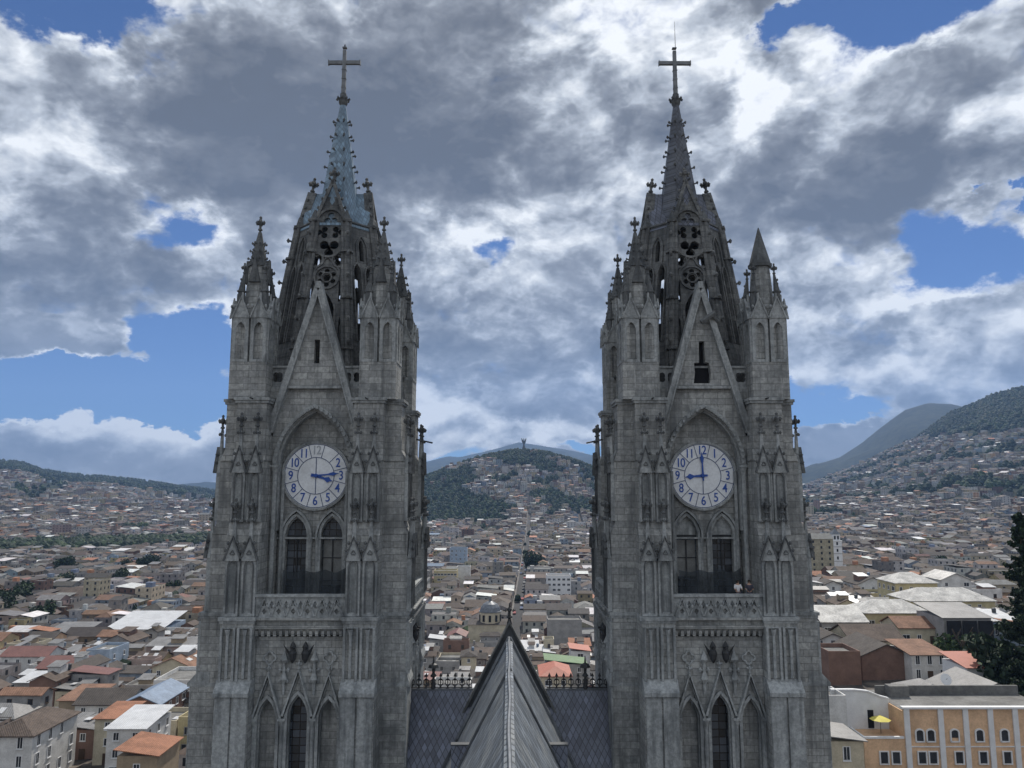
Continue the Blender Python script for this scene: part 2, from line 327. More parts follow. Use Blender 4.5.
# ------------------------------------------------------------------ mesh helpers
class MB:
    def __init__(s, orn=0): s.v = []; s.f = []; s.m = []; s.mi = 0; s.orn = orn; s.T = None; s.c = None; s.col = (1, 1, 1)
    def add(s, vs, fs):
        o = len(s.v)
        if s.T is not None: vs = [s.T @ Vector(q) for q in vs]
        s.v.extend([tuple(q) for q in vs]); s.f.extend([tuple(i + o for i in f) for f in fs]); s.m.extend([s.mi] * len(fs))
        if s.c is not None: s.c.extend([s.col] * len(fs))
    def box(s, x0, x1, y0, y1, z0, z1):
        s.add([(x0, y0, z0), (x1, y0, z0), (x1, y1, z0), (x0, y1, z0), (x0, y0, z1), (x1, y0, z1), (x1, y1, z1), (x0, y1, z1)],
              [(0, 3, 2, 1), (4, 5, 6, 7), (0, 1, 5, 4), (1, 2, 6, 5), (2, 3, 7, 6), (3, 0, 4, 7)])
    def wedge(s, x0, x1, y0, y1, z0, z1, X0, X1, Y0, Y1):
        """box whose top rectangle differs from its base"""
        s.add([(x0, y0, z0), (x1, y0, z0), (x1, y1, z0), (x0, y1, z0), (X0, Y0, z1), (X1, Y0, z1), (X1, Y1, z1), (X0, Y1, z1)],
              [(0, 3, 2, 1), (4, 5, 6, 7), (0, 1, 5, 4), (1, 2, 6, 5), (2, 3, 7, 6), (3, 0, 4, 7)])
    def frus(s, cx, cy, z0, r0, z1, r1, n=8, rot=None, c2=None):
        rot = PI / n if rot is None else rot; c2 = c2 or (cx, cy)
        vs = [(cx + r0 * math.cos(rot + 2 * PI * i / n), cy + r0 * math.sin(rot + 2 * PI * i / n), z0) for i in range(n)]
        if r1 < 1e-4:
            vs.append((c2[0], c2[1], z1)); s.add(vs, [(i, (i + 1) % n, n) for i in range(n)] + [tuple(range(n - 1, -1, -1))]); return
        vs += [(c2[0] + r1 * math.cos(rot + 2 * PI * i / n), c2[1] + r1 * math.sin(rot + 2 * PI * i / n), z1) for i in range(n)]
        s.add(vs, [(i, (i + 1) % n, n + (i + 1) % n, n + i) for i in range(n)] + [tuple(range(n - 1, -1, -1)), tuple(range(n, 2 * n))])
    def lathe(s, cx, cy, prof, n=8):
        for (z0, r0), (z1, r1) in zip(prof, prof[1:]): s.frus(cx, cy, z0, max(r0, 0.001), z1, r1 if r1 > 0 else 0, n)
    def prismY(s, poly, y0, y1):
        """(x,z) outline, counter-clockwise seen from -Y, extruded from y0 (front) to y1"""
        n = len(poly)
        s.add([(x, y0, z) for x, z in poly] + [(x, y1, z) for x, z in poly],
              [tuple(range(n)), tuple(range(2 * n - 1, n - 1, -1))] + [(i, i + n, (i + 1) % n + n, (i + 1) % n) for i in range(n)])
    def panel(s, outer, holes, y0, y1):
        loops = [outer] + holes
        flat = [p for l in loops for p in l]
        tris = tessellate_polygon([[Vector((x, z, 0)) for x, z in l] for l in loops])
        n = len(flat); fs = []
        for a, b_, c in tris:
            ax, az_ = flat[a]; bx_, bz = flat[b_]; cx, cz = flat[c]
            if (bx_ - ax) * (cz - az_) - (bz - az_) * (cx - ax) < 0: b_, c = c, b_
            fs.append((a, b_, c)); fs.append((a + n, c + n, b_ + n))
        o = 0
        for l in loops:
            k = len(l)
            for i in range(k): fs.append((o + i, o + (i + 1) % k, o + (i + 1) % k + n, o + i + n))
            o += k
        s.add([(x, y0, z) for x, z in flat] + [(x, y1, z) for x, z in flat], fs)
    def sweepY(s, path, w, y0, y1, closed=False):
        """flat band of width w following an (x,z) path, between y0 and y1"""
        P = [Vector((a, b)) for a, b in path]; n = len(P); Ls = []; Rs = []
        for i in range(n):
            if closed: d = P[(i + 1) % n] - P[i - 1]
            else: d = P[min(i + 1, n - 1)] - P[max(i - 1, 0)]
            d = d.normalized(); nn = Vector((-d.y, d.x)) * (w / 2)
            Ls.append(P[i] + nn); Rs.append(P[i] - nn)
        for i in range(n if closed else n - 1):
            j = (i + 1) % n
            a, b_, c, d_ = Ls[i], Rs[i], Rs[j], Ls[j]
            vs = [(a.x, y0, a.y), (b_.x, y0, b_.y), (c.x, y0, c.y), (d_.x, y0, d_.y), (a.x, y1, a.y), (b_.x, y1, b_.y), (c.x, y1, c.y), (d_.x, y1, d_.y)]
            s.add(vs, [(0, 1, 2, 3), (7, 6, 5, 4), (0, 3, 7, 4), (1, 5, 6, 2), (0, 4, 5, 1), (3, 2, 6, 7)])
    def bar(s, p, q, r, n=6, r2=None):
        p = Vector(p); q = Vector(q); d = (q - p); r2 = r if r2 is None else r2
        qt = d.to_track_quat('Z', 'Y').to_matrix()
        vs = [p + qt @ Vector((r * math.cos(2 * PI * i / n), r * math.sin(2 * PI * i / n), 0)) for i in range(n)]
        vs += [q + qt @ Vector((r2 * math.cos(2 * PI * i / n), r2 * math.sin(2 * PI * i / n), 0)) for i in range(n)]
        s.add(vs, [(i, (i + 1) % n, n + (i + 1) % n, n + i) for i in range(n)] + [tuple(range(n - 1, -1, -1)), tuple(range(n, 2 * n))])
    def finial(s, x, y, z, k=1.0):
        keep = s.mi; s.mi = s.orn; s._finial(x, y, z, k); s.mi = keep
    def crocket(s, x, y, z, dx, dy, k=1.0):
        keep = s.mi; s.mi = s.orn; s._crocket(x, y, z, dx, dy, k); s.mi = keep
    def _finial(s, x, y, z, k=1.0):
        s.lathe(x, y, [(z - 0.1 * k, .16 * k), (z + .25 * k, .1 * k), (z + .3 * k, .22 * k), (z + .42 * k, .2 * k), (z + .48 * k, .11 * k), (z + .7 * k, .12 * k), (z + 1.15 * k, .2 * k), (z + 1.3 * k, .1 * k), (z + 1.5 * k, .14 * k), (z + 1.62 * k, 0)], 6)
        for a in range(4):
            dx, dy = math.cos(a * PI / 2), math.sin(a * PI / 2)
            s.frus(x + dx * .3 * k, y + dy * .3 * k, z + .78 * k, .09 * k, z + 1.0 * k, .17 * k, 5); s.frus(x + dx * .33 * k, y + dy * .33 * k, z + 1.0 * k, .17 * k, z + 1.2 * k, .04 * k, 5)
            s.bar((x, y, z + .7 * k), (x + dx * .32 * k, y + dy * .32 * k, z + 1.0 * k), .07 * k, 4)
    def _crocket(s, x, y, z, dx, dy, k=1.0):
        s.bar((x, y, z), (x + dx * .26 * k, y + dy * .26 * k, z + .1 * k), .09 * k, 5, .08 * k)
        s.frus(x + dx * .3 * k, y + dy * .3 * k, z - .08 * k, .08 * k, z + .1 * k, .15 * k, 5); s.frus(x + dx * .3 * k, y + dy * .3 * k, z + .1 * k, .15 * k, z + .26 * k, .05 * k, 5)
    def mesh(s, name, mats):
        me = bpy.data.meshes.new(name); me.from_pydata(s.v, [], s.f)
        for m in mats: me.materials.append(MATS[m])
        if len(mats) > 1: me.polygons.foreach_set('material_index', s.m)
        if s.c is not None:
            a = me.color_attributes.new('col', 'FLOAT_COLOR', 'CORNER')
            n = np.array([len(f) for f in s.f]); c = np.repeat(np.array(s.c, dtype=np.float32), n, axis=0)
            a.data.foreach_set('color', np.hstack([c, np.ones((len(c), 1), np.float32)]).ravel())
        me.update(); return me
def link(name, me, parent=None, rz=0, loc=(0, 0, 0)):
    o = bpy.data.objects.new(name, me); COL.objects.link(o); o.parent = parent
    o.rotation_euler = (0, 0, rz); o.location = loc
    return o
def build(name, mb, mats, parent=None, rz=0, loc=(0, 0, 0)):
    if isinstance(mats, str): mats = [mats]
    return link(name, mb.mesh(name, mats), parent, rz, loc)
def thing(name, label, cat, loc=(0, 0, 0), rz=0, group=None):
    o = bpy.data.objects.new(name, None); COL.objects.link(o); o.location = loc; o.rotation_euler = (0, 0, rz)
    o.empty_display_size = 0.5
    return tag(o, label, cat, group)
def tag(o, label, cat, group=None, kind=None):
    if label: o['label'] = label
    if cat: o['category'] = cat
    if group: o['group'] = group
    if kind: o['kind'] = kind
    return o
def arch(w, h, n=8, cx=0, z=0):
    """pointed arch from (-w,z) over the apex to (w,z), left to right"""
    r = (w * w + h * h) / (2 * w); a1 = math.atan2(h, (w - r)); pts = []
    for i in range(n + 1):
        a = PI + (a1 - PI) * i / n; pts.append((cx - w + r + r * math.cos(a), z + r * math.sin(a)))
    return pts + [(2 * cx - x, zz) for x, zz in reversed(pts[:-1])]
def lancet(cx, w, z0, zs, h, n=7):
    """closed outline, counter-clockwise"""
    return [(cx - w, z0), (cx + w, z0)] + list(reversed(arch(w, h, n, cx, zs)))
def foil(cx, cz, nl, Rr, rot=PI / 2, k=36, d=None):
    d = Rr * 0.55 if d is None else d; r = Rr - d; pts = []
    for i in range(k):
        a = 2 * PI * i / k; best = r * 0.35
        for j in range(nl):
            b_ = rot + 2 * PI * j / nl; c = d * math.cos(a - b_); q = d * math.sin(a - b_)
            if abs(q) < r and c > -0.01: best = max(best, c + math.sqrt(r * r - q * q))
        pts.append((cx + best * math.cos(a), cz + best * math.sin(a)))
    return pts
def circ(cx, cz, r, n=20): return [(cx + r * math.cos(2 * PI * i / n), cz + r * math.sin(2 * PI * i / n)) for i in range(n)]
# ------------------------------------------------------------------ the two church towers
# heights below are measured from eye level; every part sits CZ above its tower's base
FR = {}
def face_meshes():
    """parts of one tower side, modelled facing -Y"""
    # lower wall with three lancets under gablets
    m = MB()
    holes = [lancet(0, .66, -30, -15.0, 1.35), lancet(-2.02, .62, -30, -15.2, 1.3), lancet(2.02, .62, -30, -15.2, 1.3)]
    m.panel([(-2.95, -34), (2.95, -34), (2.95, -9.9), (-2.95, -9.9)], holes, -6.6, -6.0)
    m.box(-2.95, 2.95, -6.0, -5.2, -60, -34); m.box(-2.95, 2.95, -6.6, -6.0, -60, -34)
    m.box(-2.95, -1.2, -6.0, -5.4, -34, -9.9); m.box(1.2, 2.95, -6.0, -5.4, -34, -9.9)      # blind niches' backs
    m.box(-1.2, 1.2, -6.0, -5.4, -13.2, -9.9)
    FR['lower_wall'] = (m.mesh('lower_wall', ['stone_wall']),)
    m = MB()
    for cx, w, zs, h, ap in ((0, .66, -15.0, 1.35, -11.95), (-2.02, .62, -15.2, 1.3, -12.25), (2.02, .62, -15.2, 1.3, -12.25)):
        m.sweepY([(cx - w - .1, -20)] + arch(w + .1, h + .2, 8, cx, zs) + [(cx + w + .1, -20)], .2, -6.85, -6.55)
        m.sweepY([(cx - w - .02, -30)] + arch(w - .02, h - .05, 8, cx, zs) + [(cx + w + .02, -30)], .1, -6.5, -6.2)
        m.sweepY([(cx - w - .33, zs + .1), (cx, ap), (cx + w + .33, zs + .1)], .15, -6.98, -6.55)
        m.sweepY([(cx - w - .18, zs + .25), (cx, ap - .42), (cx + w + .18, zs + .25)], .07, -6.85, -6.55)
        m.finial(cx, -6.8, ap - .1, .45)
    for cx in (-1.01, 1.01, -2.85, 2.85):
        m.frus(cx, -6.75, -30, .15, -15.6, .15, 8); m.frus(cx, -6.75, -15.6, .15, -15.2, .27, 8); m.box(cx - .26, cx + .26, -7.0, -6.55, -15.2, -15.05)
    for cx in (-1.01, 1.01):                       # carved lozenge finials between the gablets
        m.lathe(cx, -6.75, [(-13.6, .1), (-12.9, .12), (-12.6, .28), (-12.2, .12), (-11.6, .1), (-11.35, .3), (-11.0, .12), (-10.7, .02)], 6)
        for s_ in (-1, 1):
            m.crocket(cx, -6.7, -12.1, s_, 0, .9); m.crocket(cx, -6.7, -11.5, s_, 0, .7); m.crocket(cx, -6.7, -12.8, s_, 0, .8)
    for cx in (-2.0, 2.0): m.sweepY(foil(cx, -11.25, 4, .42), .1, -6.75, -6.55, True)
    FR['lower_tracery'] = (m.mesh('gablet_tracery', ['stone_carved']),)
    m = MB()                                        # pair of winged carved beasts under the cornice
    for s_ in (-1, 1):
        m = MB(); m.T = Matrix.Translation((s_ * .42, -6.9, -10.9))
        m.lathe(0, 0, [(-.65, .05), (-.4, .2), (0, .26), (.25, .16), (.4, .2), (.6, .12), (.75, .02)], 8)
        m.add([(0, 0, -.35), (s_ * .18, -.1, .1), (s_ * .62, -.15, .62), (s_ * .42, 0, .1), (s_ * .2, .12, -.3)], [(0, 1, 2, 3), (0, 3, 4), (3, 2, 1, 0)])
        m.box(-.06, .06, -.35, 0, .28, .45); m.T = None
        FR['gargoyle%d' % s_] = (m.mesh('gargoyle', ['iron']),)
    m = MB(); m.box(-1.15, 1.15, -6.02, -5.97, -30, -13.5)
    FR['lancet_pane'] = (m.mesh('window', ['church_glass']),)
    # balcony
    m = MB()
    m.wedge(-3.05, 3.05, -6.75, -3.0, -9.75, -9.3, -3.1, 3.1, -7.0, -3.0); m.box(-3.12, 3.12, -7.15, -3.0, -9.3, -9.12)
    m.box(-2.8, 2.8, -6.75, -3.9, -8.62, -8.0); m.box(-3.05, 3.05, -6.9, -3.0, -9.12, -8.75); m.box(-3.15, 3.15, -7.22, -3.0, -8.75, -8.6)
    for i in range(15): m.box(-2.85 + i * .4 - .1, -2.85 + i * .4 + .1, -7.02, -6.7, -9.8, -9.45)
    FR['balcony'] = (m.mesh('balcony_floor', ['stone_wall']),)
    m = MB(); holes = []
    for i in range(6):
        cx = -2.42 + i * .968
        holes.append([(cx, -8.42), (cx + .17, -8.2), (cx, -8.0), (cx - .17, -8.2)]); holes.append(foil(cx, -7.68, 3, .26, PI / 2, 24))
        if i < 5: holes.append([(cx + .484, -8.05), (cx + .63, -7.75), (cx + .484, -7.5), (cx + .34, -7.75)])
    m.panel([(-3.0, -8.6), (3.0, -8.6), (3.0, -7.25), (-3.0, -7.25)], holes, -6.95, -6.8)
    m.box(-3.05, 3.05, -7.08, -6.7, -7.26, -7.08)
    for i in range(6):
        cx = -2.42 + i * .968
        m.sweepY([(cx - .46, -8.5), (cx, -7.35), (cx + .46, -8.5)], .09, -7.05, -6.95)
        m.crocket(cx - .25, -6.95, -7.9, -.3, -.9, .6); m.crocket(cx + .25, -6.95, -7.9, .3, -.9, .6)
    FR['balustrade'] = (m.mesh('balustrade', ['stone_carved']),)
    # clock wall with twin windows
    m = MB()
    holes = [lancet(-1.27, .74, -8.4, -3.4, 1.25), lancet(1.27, .74, -8.4, -3.4, 1.25)]
    m.panel([(-3.3, -9), (3.3, -9), (3.3, 7.2), (-3.3, 7.2)], holes, -3.8, -3.2)
    FR['clock_wall'] = (m.mesh('clock_wall', ['stone_wall']),)
    m = MB()
    for cx in (-1.27, 1.27):
        m.sweepY([(cx - .86, -8.6)] + arch(.86, 1.5, 9, cx, -3.4) + [(cx + .86, -8.6)], .2, -4.05, -3.78)
        m.sweepY([(cx - 1.08, -3.6)] + arch(1.08, 1.9, 9, cx, -3.5) + [(cx + 1.08, -3.6)], .14, -4.2, -3.78)
        for dx in (-1.02, 1.02): m.frus(cx + dx, -3.98, -8.6, .12, -3.9, .12, 8); m.frus(cx + dx, -3.98, -3.9, .12, -3.55, .22, 8)
    m.box(-2.6, 2.6, -4.1, -3.78, -3.62, -3.5)
    FR['window_moulding'] = (m.mesh('window_moulding', ['stone_carved']),)
    m = MB(); m.box(-2.05, -.5, -3.5, -3.46, -8.6, -2.0); m.box(.5, 2.05, -3.5, -3.46, -8.6, -2.0)
    FR['window_pane'] = (m.mesh('window', ['church_glass']),)
    m = MB()
    for cx in (-1.27, 1.27):
        m.box(cx - .74, cx + .74, -3.62, -3.5, -3.5, -3.38); m.box(cx - .04, cx + .04, -3.62, -3.5, -8.4, -3.4)
        for z in (-6.6, -5.0): m.box(cx - .74, cx + .74, -3.6, -3.5, z, z + .06)
    FR['window_bars'] = (m.mesh('window_frame', ['iron']),)
    # great arch and gable
    m = MB()
    a_in = arch(2.62, 3.95, 12, 0, 1.6)
    hole = [(-2.62, -9), (2.62, -9)] + list(reversed(a_in))
    m.panel([(-3.3, -9), (-2.62, -9)] + a_in + [(2.62, -9), (3.3, -9), (3.3, 7.15), (-3.3, 7.15)], [], -4.75, -3.8)
    FR['arch_wall'] = (m.mesh('arch_wall', ['stone_wall']),)
    m = MB()
    m.sweepY([(-2.55, -3)] + arch(2.55, 3.95, 14, 0, 1.6) + [(2.55, -3)], .16, -4.6, -3.9)
    m.sweepY([(-2.75, 1.4)] + arch(2.75, 4.25, 14, 0, 1.6) + [(2.75, 1.4)], .26, -5.0, -4.72)
    pts = arch(2.72, 4.2, 26, 0, 1.6)
    for i, (x, z) in enumerate(pts):
        if i % 2: m.box(x - .1, x + .1, -5.12, -4.9, z - .09, z + .09)
    for s_ in (-1, 1):
        m.frus(s_ * 2.72, -4.85, -8.6, .17, 1.0, .17, 8); m.frus(s_ * 2.72, -4.85, 1.0, .17, 1.45, .32, 8); m.box(s_ * 2.72 - .3, s_ * 2.72 + .3, -5.15, -4.6, 1.45, 1.6)
        m.frus(s_ * 2.3, -4.2, -8.6, .13, 1.2, .13, 8)
    FR['arch_moulding'] = (m.mesh('great_arch', ['stone_carved']),)
    for key, extra in (('gable', False), ('gable_broken', True)):
        m = MB(); slit = [[(-.2, 8.95), (.2, 8.95), (.2, 10.7), (-.2, 10.7)]]
        if extra: slit = [[(-.66, 7.5), (.55, 7.5), (.62, 8.2), (.5, 9.0), (.22, 9.05), (.2, 10.6), (-.2, 10.6), (-.22, 9.02), (-.6, 9.0), (-.55, 8.3)]]
        m.panel([(-2.2, 7.2), (2.2, 7.2), (0, 14.5)], slit, -4.95, -4.4)
        FR[key] = (m.mesh('gable', ['stone_wall']),)
    m = MB()
    for s_ in (-1, 1):
        m.sweepY([(s_ * 3.2, 4.0), (0, 14.85)] if s_ < 0 else [(0, 14.85), (s_ * 3.2, 4.0)], .36, -5.25, -4.35)
        m.sweepY([(s_ * 2.98, 3.9), (0, 14.1)] if s_ < 0 else [(0, 14.1), (s_ * 2.98, 3.9)], .1, -5.32, -4.7)
        m.box(s_ * 3.2 - .2, s_ * 3.2 + .2, -5.3, -4.5, 3.7, 4.1)
    m.box(-2.15, 2.15, -5.12, -4.9, 7.1, 7.3)
    m.box(-.18, .18, -5.3, -4.3, 14.5, 15.0)
    FR['gable_coping'] = (m.mesh('gable_coping', ['stone_carved']),)
    m = MB(); m.box(-3.3, 3.3, -4.3, 3.3, 6.9, 7.2)
    FR['_'] = ()
    # parapet with pierced crosses beside the gable
    m = MB(); hs = []
    for s_ in (-1, 1):
        for cx in (2.05, 2.95): hs.append(foil(s_ * cx, 8.02, 4, .42, PI / 4, 28, .2))
    m.panel([(-3.35, 7.3), (3.35, 7.3), (3.35, 8.7), (-3.35, 8.7)], hs, -4.35, -4.15); m.box(-3.35, 3.35, -4.5, -4.0, 8.7, 8.85); m.box(-3.35, 3.35, -4.5, -4.0, 7.15, 7.32)
    FR['parapet'] = (m.mesh('parapet', ['stone_carved']),)
    m = MB(); n = 16
    tp = [(-2.0 + 4.4 * i / n, -4.45 + .12 * math.sin(i * 1.7), -5.75 + .16 * i / n - .35 * abs(math.sin(PI * i / 5.3)) * (.4 + .6 * i / n)) for i in range(n + 1)]
    bt = [(x, y - .25, -7.55 + .1 * math.sin(i * 2.1)) for i, (x, y, z) in enumerate(tp)]
    m.add(tp + bt, [(i, n + 1 + i, n + 2 + i, i + 1) for i in range(n)])
    FR['net'] = (m.mesh('awning', ['cloth_net']),)

def niche(m, cx, y, w, z0, zg, za, zf, k=1.0, dep=.3):
    """a gabled shaft standing proud of a buttress face at y: recessed panel, gablet, crockets, finial"""
    h = w / 2
    zs = zg - .55
    m.panel([(cx - h, z0), (cx + h, z0), (cx + h, zg), (cx - h, zg)], [lancet(cx, h * .5, z0 + .25, zs, .5, 4)], y - dep, y - dep * .45)
    m.box(cx - h, cx + h, y - dep * .45, y + .1, z0, zg)
    m.prismY([(cx - h * 1.12, zg - .12), (cx + h * 1.12, zg - .12), (cx, za)], y - dep - .12, y - .05)
    m.mi = m.orn; m.sweepY([(cx - h * 1.2, zg - .1), (cx, za + .15), (cx + h * 1.2, zg - .1)], .12, y - dep - .22, y - dep)
    m.sweepY(foil(cx, zg + (za - zg) * .3, 3, h * .34, PI / 2, 18), .06, y - dep - .17, y - dep - .1, True)
    m.sweepY([(cx - h * .62, z0 + .2)] + arch(h * .62, .65, 4, cx, zs) + [(cx + h * .62, z0 + .2)], .08, y - dep - .06, y - dep + .02); m.mi = 0
    for f in (.35, .7):
        for s_ in (-1, 1): m.crocket(cx + s_ * h * (1 - f), y - dep, zg + (za - zg) * f + .05, s_ * .8, -.5, .75 * k)
    m.frus(cx, y - dep * .6, za - .3, .17 * k, zf - 1.2 * k, .1 * k, 6)
    for s_ in (-1, 1): m.crocket(cx, y - dep * .6, (za + zf) / 2 - .2, s_, -.3, .7 * k)
    m.crocket(cx, y - dep * .6, (za + zf) / 2 - .2, 0, -1, .7 * k)
    m.finial(cx, y - dep * .6, zf - 1.25 * k, .8 * k)

def buttress_meshes(inner=False):
    """one buttress projecting towards -Y; inner flank x=2.92, outer flank x=5.2 (its twin on the next side is the mirror image)"""
    out = {}
    for mir in (1, -1):
        m = MB()
        def B(x0, x1, y0, y1, z0, z1): m.box(min(x0 * mir, x1 * mir), max(x0 * mir, x1 * mir), y0, y1, z0, z1)
        x0, x1 = 2.95, 5.2
        Y1 = -6.9 if inner else -7.75; Y2 = -6.88 if inner else -7.3
        B(x0, x1, Y1, -3.3, -60, -13.2); B(x0 + .02, x1 - .02, Y2, -3.3, -13.2, -8.75); B(x0 + .04, x1 - .04, -6.85, -3.3, -8.75, -3.2)
        B(x0 + .08, x1 - .08, -6.55, -3.3, -3.2, 1.9); B(x0 + .12, x1 - .05, -6.25, -3.3, 1.9, 6.25)
        # weathering slopes at each set-off
        for (ya, yb, z) in ((Y1, Y2, -13.2), (-6.85, -6.55, -3.2), (-6.55, -6.25, 1.9)):
            xa, xb = sorted((x0 * mir, x1 * mir)); m.wedge(xa + .01, xb - .01, ya + .01, -5, z, z + .8, xa + .01, xb - .01, yb + .02, -5)
        out[('b', mir)] = m.mesh('buttress', ['stone_wall'])
        m = MB(1)
        # ledges
        for z, y, t in ((-8.75, Y2 - .15, .22), (6.1, -6.45, .2)):
            B(x0 - .1, x1 + .12, y, -4.5, z, z + t); B(x0 - .03, x1 + .04, y + .08, -4.5, z - .18, z)
        B(x0 - .03, x1 + .03, Y1 - .25, -4.5, -13.45, -13.2)
        xa, xb = sorted(((x0 - .02) * mir, (x1 + .02) * mir)); m.wedge(xa, xb, Y1 - .25, -6.5, -13.2, -12.5, xa, xb, Y2 - .05, -6.5)
        for cx in (3.5, 4.62):
            c = cx * mir
            # paired panels below, paired niches above
            m.panel([(c - .5, -40), (c + .5, -40), (c + .5, -13.5), (c - .5, -13.5)], [], Y1 - .11, Y1 + .05)
            m.sweepY([(c - .42, -12.6), (c - .42, -9.2), (c + .42, -9.2), (c + .42, -12.6)], .16, Y2 - .18, Y2 + .05)
            m.frus(c, Y2 - .12, -12.4, .1, -9.3, .1, 6); m.frus(c, Y2 - .12, -9.7, .1, -9.3, .2, 6)
            niche(m, c, -6.85, .96, -8.5, -4.75, -3.4, -.7, 1.0)
            niche(m, c, -6.5, .88, -2.3, 1.15, 2.7, 5.2, .95)
        c = (x0 + x1) / 2 * mir
        m.frus(c, -6.9, -8.5, .12, -4.9, .12, 6); m.frus(c, -6.6, -2.2, .11, 1.0, .11, 6)
        # outer flank: one gablet and its finial
        m.T = Matrix.Translation((0, 0, 0))
        out[('d', mir)] = m.mesh('gabled_niches', ['stone_carved', 'stone_old'])
    return out

def turret_meshes():
    """corner turret modelled about its own axis"""
    m = MB()
    m.box(-1.42, 1.42, -1.42, 1.42, 6.25, 8.9)
    m.box(-1.15, 1.15, -1.15, 1.15, 8.9, 13.0)
    m.frus(0, 0, 12.9, 1.0, 16.2, .72, 8)
    for sx_ in (-1, 1):
        for sy_ in (-1, 1): m.frus(sx_ * 1.05, sy_ * 1.05, 8.8, .38, 12.6, .36, 8)
    body = m.mesh('turret_shaft', ['stone_wall'])
    m = MB()
    for a in range(4):
        m.T = Matrix.Rotation(a * PI / 2, 4, 'Z')
        for cx in (-.7, .7):
            m.panel([(cx - .62, 8.9), (cx + .62, 8.9), (cx + .62, 12.2), (cx - .62, 12.2)], [lancet(cx, .36, 9.1, 11.2, .6, 5)], -1.46, -1.2)
            m.prismY([(cx - .66, 12.1), (cx + .66, 12.1), (cx, 13.5)], -1.52, -1.0)
            m.sweepY([(cx - .7, 12.05), (cx, 13.65), (cx + .7, 12.05)], .12, -1.62, -1.5)
            m.frus(cx, -1.3, 13.2, .12, 14.0, .08, 5); m.crocket(cx - .35, -1.45, 12.9, -.8, -.5, .7); m.crocket(cx + .35, -1.45, 12.9, .8, -.5, .7)
        m.T = None
    arc = m.mesh('turret_arcade', ['stone_carved'])
    m = MB()
    for a in range(1):
        q = PI / 4; x, y = 1.32 * math.cos(q), 1.32 * math.sin(q)
        m.frus(x, y, 12.6, .33, 14.1, .27, 6); m.frus(x, y, 14.1, .36, 14.2, .36, 6); m.frus(x, y, 14.2, .27, 15.5, .09, 6, None, (x * .88, y * .88)); m.finial(x * .88, y * .88, 15.35, .62)
        for d_ in range(3): m.crocket(x * .95, y * .95, 14.4 + d_ * .3, math.cos(q), math.sin(q), .55)
    sub = m.mesh('corner_pinnacle', ['stone_old'])
    m = MB()
    m.frus(0, 0, 16.2, .85, 16.4, .85, 8); m.frus(0, 0, 16.4, .7, 18.9, .14, 8)
    for a in range(8):
        q = a * PI / 4 + PI / 8
        for f in (0.1, .35, .6):
            r = .7 - .56 * f; m.crocket(r * math.cos(q), r * math.sin(q), 16.5 + 2.4 * f, math.cos(q), math.sin(q), .6)
    for a in range(4):
        m.T = Matrix.Rotation(a * PI / 2, 4, 'Z'); m.prismY([(-.45, 14.9), (.45, 14.9), (0, 16.7)], -.98, -.2); m.T = None
    m.finial(0, 0, 18.8, .85)
    spire = m.mesh('pinnacle', ['stone_old'])
    m = MB(); m.frus(0, 0, 16.2, .92, 16.45, .95, 8); m.frus(0, 0, 16.45, .86, 19.3, .04, 8)
    plain = m.mesh('pinnacle', ['stone_old'])
    return body, arc, sub, spire, plain

